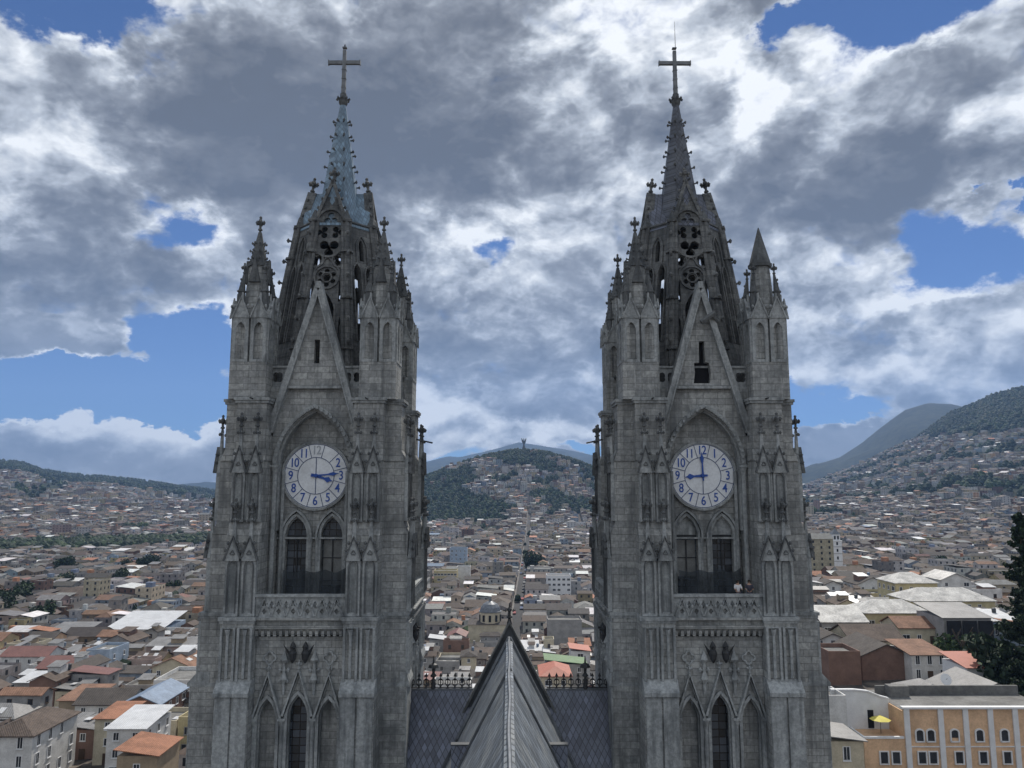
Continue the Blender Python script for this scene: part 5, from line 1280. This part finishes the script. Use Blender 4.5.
for c_ in indiv:
    ex = random.choices(['', 'tank', 'skylight', 'chimney', 'washing'], [30, 14, 26, 16, 10 if c_['rk'] == 'flat' else 0])[0]
    near = min(made, key=lambda o: (o['x'] - c_['x']) ** 2 + (o['y'] - c_['y']) ** 2) if made else None
    rs_ = {'tile_brown': 'brown tile', 'tile_dark': 'dark tile', 'tile_terracotta': 'terracotta', 'tile_orange': 'orange tile', 'sheet_red': 'red sheet', 'sheet_grey': 'grey sheet', 'sheet_white': 'pale sheet', 'concrete_flat': 'concrete', 'sheet_blue': 'blue sheet'}
    def short(q): return '%s %s roof' % (SH[q['rk']], rs_[q['rm']])
    base = '%s-storey %s house, %s' % (NUMW[c_['st']], WALLS[c_['wm']][0], short(c_))
    e_ = {'tank': ', water tank', 'skylight': ', skylights', 'chimney': ', chimney', 'washing': ', washing line', '': ''}[ex]
    big = 'wide' if c_['w'] > 14 else 'narrow' if c_['w'] < 8.5 else 'mid-sized'
    nr = sorted((o for o in made if o['D'] < c_['D'] and abs(o['u'] - c_['u']) < 60), key=lambda o: (o['x'] - c_['x']) ** 2 + (o['y'] - c_['y']) ** 2)[:3]
    opts = [base + e_ + ', ' + region(c_), big + ' ' + base + ', ' + region(c_)] + [base + ', behind a %s house with %s' % (WALLS[q['wm']][0], short(q)) for q in nr] + [big + ' ' + base + e_ + ', behind a %s house' % WALLS[q['wm']][0] for q in nr]
    opts = [o for o in opts if len(o.split()) <= 16]; lab = next((o for o in opts if o not in used), opts[0])
    used.add(lab)
    a_ = math.degrees(math.atan2(c_['x'], c_['y']))
    sides = 'S' + ('W' if a_ > 4 else 'E' if a_ < -4 else '')
    house_last = [0]; house_last[0] = house(c_['x'], c_['y'], c_['w'], c_['d'], c_['h'], c_['rz'], c_['rk'], c_['rm'] if c_['rk'] != 'flat' else 'concrete_flat', c_['wm'], lab, c_['st'], sides, c_['z'],
          (ex,) if ex else (), 'houses of the old town', win=random.choice(['trim_white', 'wood_door', 'trim_white', 'wall_grey']), noexc=True, step=2.8 if c_['D'] < 230 else 3.4)
    if random.random() < .5:
        hh_ = house_last[0]; m = MB(); aw, ad = c_['w'] * random.uniform(.25, .5), c_['d'] * random.uniform(.25, .5); ax_, ay_ = random.uniform(-.2, .2) * c_['w'], random.uniform(-.2, .2) * c_['d']
        at_ = c_['h'] + random.uniform(.9, 1.8) + (min(c_['w'], c_['d']) * .12 if c_['rk'] in ('gable', 'hip') else 0)
        m.box(ax_ - aw / 2, ax_ + aw / 2, ay_ - ad / 2, ay_ + ad / 2, c_['h'] - .5, at_); an = build('annex', m, random.choice(['wall_grey', 'plaster_white', 'wall_brick', 'plaster_ochre']), hh_)
        m = MB(); m.add([(ax_ - aw / 2 - .3, ay_ - ad / 2 - .3, at_), (ax_ + aw / 2 + .3, ay_ - ad / 2 - .3, at_), (ax_ + aw / 2 + .3, ay_ + ad / 2 + .3, at_ + .7), (ax_ - aw / 2 - .3, ay_ + ad / 2 + .3, at_ + .7), (ax_ - aw / 2 - .3, ay_ - ad / 2 - .3, at_ + .12), (ax_ + aw / 2 + .3, ay_ - ad / 2 - .3, at_ + .12), (ax_ + aw / 2 + .3, ay_ + ad / 2 + .3, at_ + .82), (ax_ - aw / 2 - .3, ay_ + ad / 2 + .3, at_ + .82)],
            [(3, 2, 1, 0), (4, 5, 6, 7), (0, 1, 5, 4), (1, 2, 6, 5), (2, 3, 7, 6), (3, 0, 4, 7)]); build('annex_roof', m, random.choice(['sheet_grey', 'sheet_white', 'tile_brown', 'sheet_grey']), an)
    made.append(c_)
# everything farther off, hidden or too small to count: one mesh
RC = {'tile_brown': (0.10, 0.08, 0.068), 'tile_dark': (0.068, 0.062, 0.06), 'tile_terracotta': (0.19, 0.115, 0.08), 'tile_orange': (0.33, 0.16, 0.10), 'sheet_red': (0.17, 0.09, 0.08),
      'sheet_grey': (0.18, 0.182, 0.185), 'sheet_white': (0.62, 0.63, 0.64), 'sheet_blue': (0.18, 0.24, 0.33), 'concrete_flat': (0.155, 0.158, 0.16)}
far = [c_ for c_ in cand if id(c_) not in ids]
rs = np.random.RandomState(11)
def scatter(n, a0, a1, d0, d1, size=(8, 15), clump=0.0):
    A_ = np.radians(rs.uniform(a0, a1, n)); D_ = np.sqrt(rs.uniform(d0 ** 2, d1 ** 2, n)); x = D_ * np.sin(A_); y = D_ * np.cos(A_)
    g_ = green(x, y); ell = np.sqrt(((x - PK.x) / 390) ** 2 + ((y - PK.y) / 430) ** 2)
    keep = g_ < rs.uniform(-.15, .25, n); x, y = x[keep], y[keep]; z = height(x, y)
    for i in range(len(x)):
        D0 = math.hypot(x[i], y[i]); st = random.choice([1, 2, 2, 3, 3]) if random.random() < .99 else random.choice([4, 5, 6]); w = random.uniform(*size); d = random.uniform(*size)
        if st > 4: w *= 1.3
        rk = random.choices(['gable', 'shed', 'flat'], [24, 26, 50])[0]
        rm = 'concrete_flat' if rk == 'flat' else random.choices(['tile_brown', 'tile_dark', 'tile_terracotta', 'tile_orange', 'sheet_grey', 'sheet_white', 'sheet_red'], [28, 24, 10, 3, 18, 9, 3])[0]
        wm = random.choices(list(WALLS), [q_[2] for q_ in WALLS.values()])[0]
        far.append(dict(x=x[i], y=y[i], z=z[i], w=w, d=d, h=st * 3.0, rz=rs.uniform(-.35, .35), st=st, rk=rk, rm=rm, wm=wm, D=D0, u=0, v=0))
scatter(19000, -37, -14, 1080, 3900, (7, 15))
scatter(19000, 14, 38, 1500, 3500, (7, 15))
scatter(6500, -11, 12, 1450, 2300, (6, 11))
C_ = MB(); C_.c = []
def jit(c, a=.16):
    k = random.uniform(1 - a, 1 + a); return tuple(min(1, q_ * k * random.uniform(.96, 1.04)) for q_ in c)
for c_ in far:
    C_.T = Matrix.Translation((c_['x'], c_['y'], c_['z'])) @ Matrix.Rotation(c_['rz'], 4, 'Z')
    w, d, h, D = c_['w'], c_['d'], c_['h'], c_['D']
    C_.col = jit([q_ * .82 for q_ in WALLS[c_['wm']][1]], .22); wc = C_.col
    x0, x1, y0, y1 = -w / 2, w / 2, -d / 2, d / 2
    C_.add([(x0, y0, -5), (x1, y0, -5), (x1, y1, -5), (x0, y1, -5), (x0, y0, h), (x1, y0, h), (x1, y1, h), (x0, y1, h)], [(0, 1, 5, 4), (1, 2, 6, 5), (2, 3, 7, 6), (3, 0, 4, 7)])
    rc = jit(RC[c_['rm']], .25); C_.col = rc
    if c_['rk'] in ('gable', 'hip'):
        o = .4; ax = w >= d; s_ = (d if ax else w) / 2 + o; ri = s_ * .42; i_ = s_ * .8 if c_['rk'] == 'hip' else 0
        X0, X1, Y0, Y1 = x0 - o, x1 + o, y0 - o, y1 + o
        r_ = [(X0 + i_, 0, h + ri), (X1 - i_, 0, h + ri)] if ax else [(0, Y0 + i_, h + ri), (0, Y1 - i_, h + ri)]
        f_ = [(0, 1, 5, 4), (2, 3, 4, 5)] if ax else [(1, 2, 5, 4), (3, 0, 4, 5)]
        C_.add([(X0, Y0, h), (X1, Y0, h), (X1, Y1, h), (X0, Y1, h)] + r_, f_)
        if i_ == 0: C_.col = wc
        C_.add([(X0 + .3, Y0 + .3, h - .02), (X1 - .3, Y0 + .3, h - .02), (X1 - .3, Y1 - .3, h - .02), (X0 + .3, Y1 - .3, h - .02)] + r_, [(1, 2, 5), (3, 0, 4)] if ax else [(0, 1, 4), (2, 3, 5)])
    elif c_['rk'] == 'shed':
        hs = [h, h, h + 1.2, h + 1.2] if random.random() < .6 else [h + 1, h, h, h + 1]
        C_.add([(x0 - .4, y0 - .4, hs[0]), (x1 + .4, y0 - .4, hs[1]), (x1 + .4, y1 + .4, hs[2]), (x0 - .4, y1 + .4, hs[3])], [(0, 1, 2, 3)])
    else:
        C_.add([(x0, y0, h - .6), (x1, y0, h - .6), (x1, y1, h - .6), (x0, y1, h - .6)], [(0, 1, 2, 3)])
        if D < 1500 and random.random() < .6:                   # stair head or tank on the terrace
            C_.col = jit(random.choice([(.5, .5, .5), (.3, .3, .3), (.2, .25, .35), (.4, .2, .12)])); a_, b_ = random.uniform(-.3, .3) * w, random.uniform(-.3, .3) * d; e = random.uniform(.7, 1.8)
            C_.add([(a_ - e, b_ - e, h - .6), (a_ + e, b_ - e, h - .6), (a_ + e, b_ + e, h - .6), (a_ - e, b_ + e, h - .6), (a_ - e, b_ - e, h + 1.8), (a_ + e, b_ - e, h + 1.8), (a_ + e, b_ + e, h + 1.8), (a_ - e, b_ + e, h + 1.8)], [(0, 1, 5, 4), (1, 2, 6, 5), (2, 3, 7, 6), (3, 0, 4, 7), (4, 5, 6, 7)])
    if D < 1900 or (c_['st'] > 3):
        C_.col = (.03, .034, .042) if random.random() < .8 else (.1, .11, .13); sh = h / c_['st']
        big = 1.0 if D < 700 else 1.35
        for sd_ in ('S', 'W' if c_['x'] > 0 else 'E'):
            L_ = w if sd_ == 'S' else d; n = max(1, int(L_ / (3.2 * big)))
            for k in range(c_['st']):
                for i in range(n):
                    a_ = (i + .5) / n * L_ - L_ / 2; b_ = k * sh + sh * .3; e = .5 * big; e2 = 1.35
                    if sd_ == 'S': C_.add([(a_ - e, y0 - .04, b_), (a_ + e, y0 - .04, b_), (a_ + e, y0 - .04, b_ + e2), (a_ - e, y0 - .04, b_ + e2)], [(0, 1, 2, 3)])
                    elif sd_ == 'E': C_.add([(x1 + .04, a_ - e, b_), (x1 + .04, a_ + e, b_), (x1 + .04, a_ + e, b_ + e2), (x1 + .04, a_ - e, b_ + e2)], [(0, 1, 2, 3)])
                    else: C_.add([(x0 - .04, a_ + e, b_), (x0 - .04, a_ - e, b_), (x0 - .04, a_ - e, b_ + e2), (x0 - .04, a_ + e, b_ + e2)], [(0, 1, 2, 3)])
tag(build('distant_houses', C_, 'city_mix'), 'dense carpet of small pale and brown houses filling the valley and hillsides', 'houses', kind='stuff')

# ------------------------------------------------------------------ woods and trees
def crown(m, r, h, n, leaf, seed, cone=False, lumps=9):
    rr = random.Random(seed); cs = []
    for i in range(lumps):
        a_ = rr.uniform(0, 2 * PI); t_ = rr.uniform(0, 1)
        if cone: R_ = r * (1 - t_) * .75; cs.append((R_ * math.cos(a_) * rr.uniform(.3, 1), R_ * math.sin(a_) * rr.uniform(.3, 1), h * t_, r * (.5 - .32 * t_)))
        else: q_ = rr.uniform(.15, .7) * r; cs.append((q_ * math.cos(a_), q_ * math.sin(a_), h * (.2 + .6 * t_), r * rr.uniform(.35, .55)))
    for i in range(n):
        c = rr.choice(cs); d_ = Vector((rr.gauss(0, 1), rr.gauss(0, 1), rr.gauss(0, .8))).normalized() * c[3] * rr.uniform(.55, 1.05)
        p_ = Vector(c[:3]) + d_; q_ = Vector((rr.gauss(0, 1), rr.gauss(0, 1), rr.gauss(0, 1))).normalized(); s_ = leaf * rr.uniform(.6, 1.3)
        a_ = q_.orthogonal().normalized() * s_; b_ = q_.cross(a_).normalized() * s_ * .7
        m.mi = rr.choice([0, 0, 1])
        m.add([p_ - a_, p_ + b_, p_ + a_, p_ - b_], [(0, 1, 2, 3)])
def tree_proto(kind, seed):
    m = MB()
    if kind == 'broad': crown(m, 3.6, 5.5, 900, .42, seed); mats = ['foliage_dark', 'foliage_mid']
    elif kind == 'bush': crown(m, 2.2, 2.6, 700, .3, seed); mats = ['foliage_mid', 'foliage_light']
    elif kind == 'cone': crown(m, 2.6, 9, 1000, .4, seed, True, 16); mats = ['foliage_dark', 'foliage_mid']
    cm = m.mesh('crown', mats)
    m = MB(); m.frus(0, 0, -2.5, .3, 2.5, .16, 7)
    for i in range(4):
        a_ = i * 1.7 + seed; m.bar((0, 0, 1 + i * .3), (1.3 * math.cos(a_), 1.3 * math.sin(a_), 3.2 + i * .3), .12, 5, .04)
    return cm, m.mesh('trunk', ['bark'])
TP = {k: [tree_proto(k, s_) for s_ in (1, 2, 3)] for k in ('broad', 'bush', 'cone')}
def tree(x, y, k, sc, label, group='trees among the houses', z=None, name='tree', cat='tree'):
    z = H(x, y) if z is None else z
    t = thing(name, label, cat, (x, y, z), random.uniform(0, 6), group)
    cm, tm = random.choice(TP[k]); c_ = link('crown', cm, t, 0, (0, 0, 1.6 if k != 'bush' else .3)); link('trunk', tm, t); t.scale = (sc, sc, sc)
    return t
# woods: thousands of crowns in one mesh
Wd = MB(); rs = np.random.RandomState(5)
def wood(n, a0, a1, d0, d1, thr, s0, s1):
    A_ = np.radians(rs.uniform(a0, a1, n)); D_ = np.sqrt(rs.uniform(d0 ** 2, d1 ** 2, n)); x = D_ * np.sin(A_); y = D_ * np.cos(A_)
    g_ = green(x, y); k = g_ > thr + rs.uniform(0, .25, n); x, y = x[k], y[k]; z = height(x, y)
    for i in range(len(x)):
        s_ = random.uniform(s0, s1); r_ = s_ * .5; Wd.mi = random.choice([0, 0, 0, 1])
        n_ = 6; a_ = random.uniform(0, 1); vs = [(x[i], y[i], z[i] + s_)]
        for lv, rad_, hh in ((0, .55, .82), (1, 1.0, .45), (2, .75, .1)):
            for j in range(n_):
                q_ = a_ + lv * .5 + 2 * PI * j / n_; rr_ = r_ * rad_ * random.uniform(.7, 1.25); vs.append((x[i] + rr_ * math.cos(q_), y[i] + rr_ * math.sin(q_), z[i] + s_ * hh * random.uniform(.85, 1.1)))
        fs = [(0, 1 + j, 1 + (j + 1) % n_) for j in range(n_)]
        for lv in (0, 1):
            o = 1 + lv * n_
            for j in range(n_): fs.append((o + j, o + n_ + j, o + n_ + (j + 1) % n_, o + (j + 1) % n_))
        Wd.add(vs, fs)
wood(9000, -36, -15, 850, 1250, .15, 7, 14)
wood(9000, -36, -15, 1250, 3900, .3, 8, 16)
wood(12000, -11, 12, 1350, 2200, .2, 5, 11)
wood(16000, 14, 37, 1400, 3500, .3, 8, 17)
wood(1600, -36, 36, 700, 3000, -.5, 5, 10)
wood(420, -36, 36, 250, 1100, -2.2, 4, 8)
wood(2500, -36, 36, 350, 900, .1, 5, 9)
tag(build('woodland', Wd, ['foliage_dark', 'foliage_mid']), 'dark woods covering the hill tops and gullies between the houses', 'woods', kind='stuff')
# ------------------------------------------------------------------ trees one can tell apart
def big_conifer(u, D, vtop, rad, label):
    p_ = px(u, vtop, D); z = H(p_.x, D); h = p_.z - z; rr = random.Random(u); m = MB()
    t = thing('conifer', label, 'tree', (p_.x, D, z))
    k = 0; zz = h * .18
    while zz < h * .985:
        f = (zz - h * .18) / (h * .82); r_ = rad * (1 - f) ** .75 * rr.uniform(.35, 1.15) + .4
        a_ = rr.uniform(0, 2 * PI); n_ = int(40 + r_ * 46)
        for i in range(n_):
            q = (i / n_) ** .7; e = rr.uniform(-.45, .45)
            c = Vector((r_ * q * math.cos(a_ + e * q), r_ * q * math.sin(a_ + e * q), zz - r_ * .1 * q + r_ * .22 * q * q + rr.gauss(0, .16)))
            nn = Vector((rr.gauss(0, 1), rr.gauss(0, 1), rr.gauss(0, 1))).normalized(); s_ = rr.uniform(.16, .42)
            b1 = nn.orthogonal().normalized() * s_; b2 = nn.cross(b1).normalized() * s_ * .6; m.mi = rr.choice([0, 0, 0, 1])
            m.add([c - b1, c + b2, c + b1, c - b2], [(0, 1, 2, 3)])
        zz += rr.uniform(.1, .26)
    build('crown', m, ['foliage_dark', 'foliage_mid'], t)
    m = MB(); m.frus(0, 0, -2, .6, h * .98, .05, 8)
    for i in range(30):
        zz = h * (.18 + .75 * i / 30); r_ = rad * (1 - i / 32) * .7; a_ = i * 2.4; m.bar((0, 0, zz), (r_ * math.cos(a_), r_ * math.sin(a_), zz + .2), .09, 4, .03)
    build('trunk', m, 'bark', t)
big_conifer(1019, 135, 511, 5.4, 'very tall dark conifer rising at the right picture edge')
big_conifer(1034, 128, 545, 5.6, 'shorter dark conifer half cut off by the right edge of the view')
def clump(u, v, D, kind, sc, label, name='tree', cat='tree', grp='trees among the houses'):
    p_ = px(u, v, D); tree(p_.x, D, kind, sc, label, grp, None, name, cat); 
clump(964, 655, 173, 'bush', 2.0, 'rounded bright green bush beside the small white terracotta-roofed house', 'shrub', 'shrub', None)
clump(955, 655, 176, 'bush', 1.7, 'smaller green bush just left of the rounded bright green bush', 'shrub', 'shrub', None)
clump(985, 650, 174, 'bush', 1.8, 'dull green shrub under the tall conifer', 'shrub', 'shrub', None)
clump(1000, 660, 150, 'broad', 1.6, 'dark broadleaf tree at the foot of the tall conifer', 'tree', 'tree', None)
clump(947, 560, 480, 'broad', 2.0, 'round dark tree standing alone amid roofs right of the white church')
clump(574, 648, 260, 'broad', .8, 'small dark tree between roofs next to the right tower')
clump(533, 566, 640, 'broad', 2.4, 'broad dark tree beside the long street')
clump(541, 566, 640, 'broad', 2.0, 'dark tree right next to the broad one beside the street')
clump(65, 568, 560, 'broad', 2.2, 'dark tree amid roofs far left of the left tower')
clump(67, 577, 500, 'broad', 1.5, 'smaller dark tree just below another dark tree, far left')
for i, (u, v, D) in enumerate([(142, 566, 600), (147, 566, 610), (152, 567, 600), (128, 567, 600), (120, 578, 500), (2, 608, 380), (8, 608, 385), (14, 604, 400), (20, 600, 410), (172, 596, 440), (40, 620, 350)]):
    clump(u, v, D, 'broad', 1.6 + .2 * (i % 3), 'one of the dark leafy trees in clusters among the roofs on the left')
for o in bpy.data.objects:
    if o.get('label', '').startswith('one of the dark leafy'): o['group'] = 'tree clusters among the left roofs'
clump(1012, 690, 140, 'broad', 1.9, 'dark broadleaf tree behind the salmon-red sheet roof at the edge', 'tree', 'tree', None)
# cars parked along the long street
def car_meshes():
    b = MB(); b.prismY([(-2.1, .35), (2.1, .35), (2.15, .8), (1.2, .95), (.6, 1.42), (-1.0, 1.42), (-1.7, .98), (-2.15, .85)], -.82, .82)
    g = MB(); g.prismY([(1.06, .97), (.58, 1.34), (-.98, 1.34), (-1.5, .97)], -.84, .84)
    w = MB(); w.T = Matrix.Rotation(PI / 2, 4, 'X'); w.frus(0, 0, -.1, .33, .1, .33, 12)
    return b, g.mesh('glazing', ['window_pane']), w.mesh('wheel', ['hull_black'])
cb, cg, cw = car_meshes(); CM = {}
CN = {'car_white': 'white', 'car_red': 'red', 'car_grey': 'grey', 'car_black': 'black', 'car_blue': 'blue'}
for i in range(22):
    q_ = 430 + i * 17 + random.uniform(-4, 4); s_ = random.choice([-1, 1]); X_, Y_ = along(s_ * 1.75, q_); mm = random.choice(list(CN))
    if mm not in CM: CM[mm] = cb.mesh('body', [mm])
    t = thing('parked_car', '%s car parked on the %s side of the long street between the towers' % (CN[mm], 'left' if s_ < 0 else 'right'), 'car', (X_, Y_, H(*along(0, q_)) + .07), PI / 2 - GA, '%s cars on the %s side of the long street' % (CN[mm], 'left' if s_ < 0 else 'right'))
    link('body', CM[mm], t); link('glazing', cg, t)
    for a, b_ in ((-1.3, -.78), (1.3, -.78), (-1.3, .78), (1.3, .78)): link('wheel', cw, t, 0, (a, b_, .33))
# ------------------------------------------------------------------ winged statue on the hill
p_ = px(524, 452, PK.y); z = H(PK.x + 4, PK.y)
st_ = thing('winged_statue', 'tall grey winged statue on a pedestal on top of the round hill', 'statue', (PK.x + 5, PK.y, z))
m = MB(); m.lathe(0, 0, [(-6, 7), (3, 6.5), (3.5, 5), (9, 4.6), (9.5, 5.5), (10.5, 5.2)], 12); build('pedestal', m, 'statue_base', st_)
m = MB(); m.lathe(0, 0, [(10.5, 3.6), (12, 3.4), (18, 2.3), (23, 1.9), (26, 2.5), (28.5, 2.3), (29.6, .9), (30.6, .8), (31.2, 1.5), (32.6, 1.7), (34, 1.1), (34.5, 0)], 12)
m.bar((1.8, 0, 27.5), (5.5, -1, 31), .8, 7, .5); m.bar((-1.8, 0, 27.5), (-4.2, -1.8, 24), .8, 7, .5); m.bar((-4.2, -1.8, 24), (-3.2, -3, 21), .5, 7, .4)
build('figure', m, 'statue_metal', st_)
for s_ in (-1, 1):
    m = MB(); m.T = Matrix.Translation((0, 1.6, 0)); pts = [(s_ * .8, 27), (s_ * 3, 31), (s_ * 5.4, 35.5), (s_ * 6.2, 36), (s_ * 6.4, 32), (s_ * 5.2, 26), (s_ * 3.2, 21), (s_ * 1, 19)]
    if s_ > 0: pts = pts[::-1]
    m.prismY(pts, 0, .9); build('wing', m, 'statue_metal', st_)
# ------------------------------------------------------------------ two visitors on the right tower's balcony
def person(x, y, z, rz, shirt, label):
    J = {'pel': (0, 0, .93), 'sp': (0, -.02, 1.15), 'ch': (0, -.03, 1.36), 'nk': (0, -.03, 1.5), 'sl': (-.19, -.02, 1.42), 'sr': (.19, -.02, 1.42), 'el': (-.25, -.12, 1.17), 'er': (.25, -.12, 1.17),
         'hl': (-.2, -.36, 1.16), 'hr': (.2, -.36, 1.16), 'pl': (-.1, 0, .88), 'pr': (.1, 0, .88), 'kl': (-.11, -.02, .5), 'kr': (.11, -.02, .5), 'al': (-.11, .03, .08), 'ar': (.11, .03, .08), 'tl': (-.12, -.14, .04), 'tr': (.12, -.14, .04), 'hd': (0, -.05, 1.62)}
    Rd = {'pel': .14, 'sp': .12, 'ch': .15, 'nk': .055, 'sl': .07, 'sr': .07, 'el': .045, 'er': .045, 'hl': .03, 'hr': .03, 'pl': .1, 'pr': .1, 'kl': .065, 'kr': .065, 'al': .045, 'ar': .045, 'tl': .04, 'tr': .04, 'hd': .09}
    E = [('pel', 'sp'), ('sp', 'ch'), ('ch', 'nk'), ('nk', 'hd'), ('ch', 'sl'), ('ch', 'sr'), ('sl', 'el'), ('el', 'hl'), ('sr', 'er'), ('er', 'hr'), ('pel', 'pl'), ('pel', 'pr'), ('pl', 'kl'), ('kl', 'al'), ('al', 'tl'), ('pr', 'kr'), ('kr', 'ar'), ('ar', 'tr')]
    ks = list(J)
    def skin(keys, edges, grow, name, mat):
        me = bpy.data.meshes.new(name); me.from_pydata([J[k] for k in keys], [(keys.index(a), keys.index(b_)) for a, b_ in edges], []); o = bpy.data.objects.new(name, me); COL.objects.link(o)
        md = o.modifiers.new('s', 'SKIN')
        for i, k in enumerate(keys): r_ = Rd[k] + grow; me.skin_vertices[0].data[i].radius = (r_, r_); me.skin_vertices[0].data[i].use_root = (i == 0)
        o.modifiers.new('d', 'SUBSURF').levels = 2
        dg = bpy.context.evaluated_depsgraph_get(); m2 = bpy.data.meshes.new_from_object(o.evaluated_get(dg)); bpy.data.objects.remove(o)
        m2.materials.clear(); m2.materials.append(MATS[mat]); m2.polygons.foreach_set('use_smooth', [True] * len(m2.polygons)); return m2
    t = thing('person', label, 'person', (x, y, z), rz)
    body = link('body', skin(ks, E, 0, 'body', 'skin'), t)
    kk = ['ch', 'sp', 'pel', 'sl', 'sr', 'el', 'er']; link('shirt', skin(kk, [('ch', 'sp'), ('sp', 'pel'), ('ch', 'sl'), ('ch', 'sr'), ('sl', 'el'), ('sr', 'er')], .018, 'shirt', shirt), t)
    kk = ['pel', 'pl', 'pr', 'kl', 'kr', 'al', 'ar']; link('trousers', skin(kk, [('pel', 'pl'), ('pel', 'pr'), ('pl', 'kl'), ('kl', 'al'), ('pr', 'kr'), ('kr', 'ar')], .016, 'trousers', 'shirt_dark'), t)
    m = MB(); m.T = Matrix.Translation((0, -.03, 1.68)); m.lathe(0, 0, [(-.1, .085), (-.02, .112), (.05, .1), (.1, .05), (.115, 0)], 12); build('hair', m, 'hair', t)
    m = MB(); m.T = Matrix.Translation((0, -.155, 1.62)); m.frus(0, 0, -.03, .022, .03, .008, 5); m.box(-.035, -.02, .01, .03, .03, .045); m.box(.02, .035, .01, .03, .03, .045); build('nose', m, 'skin', t)
    return t
bx_, by_ = 14 , 60
person(px(738, 590, 53.7).x, 53.7, CZ - 8.0, .1, 'shirt_white', 'person in a white top leaning at the right tower balcony rail')
person(px(750, 590, 53.7).x, 53.75, CZ - 8.0, -.3, 'shirt_dark', 'person in dark clothes standing at the right end of the balcony')
# ------------------------------------------------------------------ air
m = MB(); m.box(-9500, 9500, -600, 12500, -8, 1700)
hz = build('haze', m, []) if False else link('haze', None)
me = bpy.data.meshes.new('haze'); me.from_pydata(m.v, [], m.f); bpy.data.objects.remove(hz)
hm = bpy.data.materials.new('haze'); hm.use_nodes = True; t = hm.node_tree; t.nodes.clear()
pv = N(t, 'ShaderNodeVolumePrincipled'); pv.inputs['Color'].default_value = (0.32, 0.54, 0.98, 1); pv.inputs['Density'].default_value = 7.5e-5; pv.inputs['Anisotropy'].default_value = 0.1
oo = N(t, 'ShaderNodeOutputMaterial'); t.links.new(pv.outputs[0], oo.inputs['Volume']); me.materials.append(hm)
hz = link('haze', me); tag(hz, 'thin blue haze lying over the valley and the far mountains', 'haze', kind='stuff')
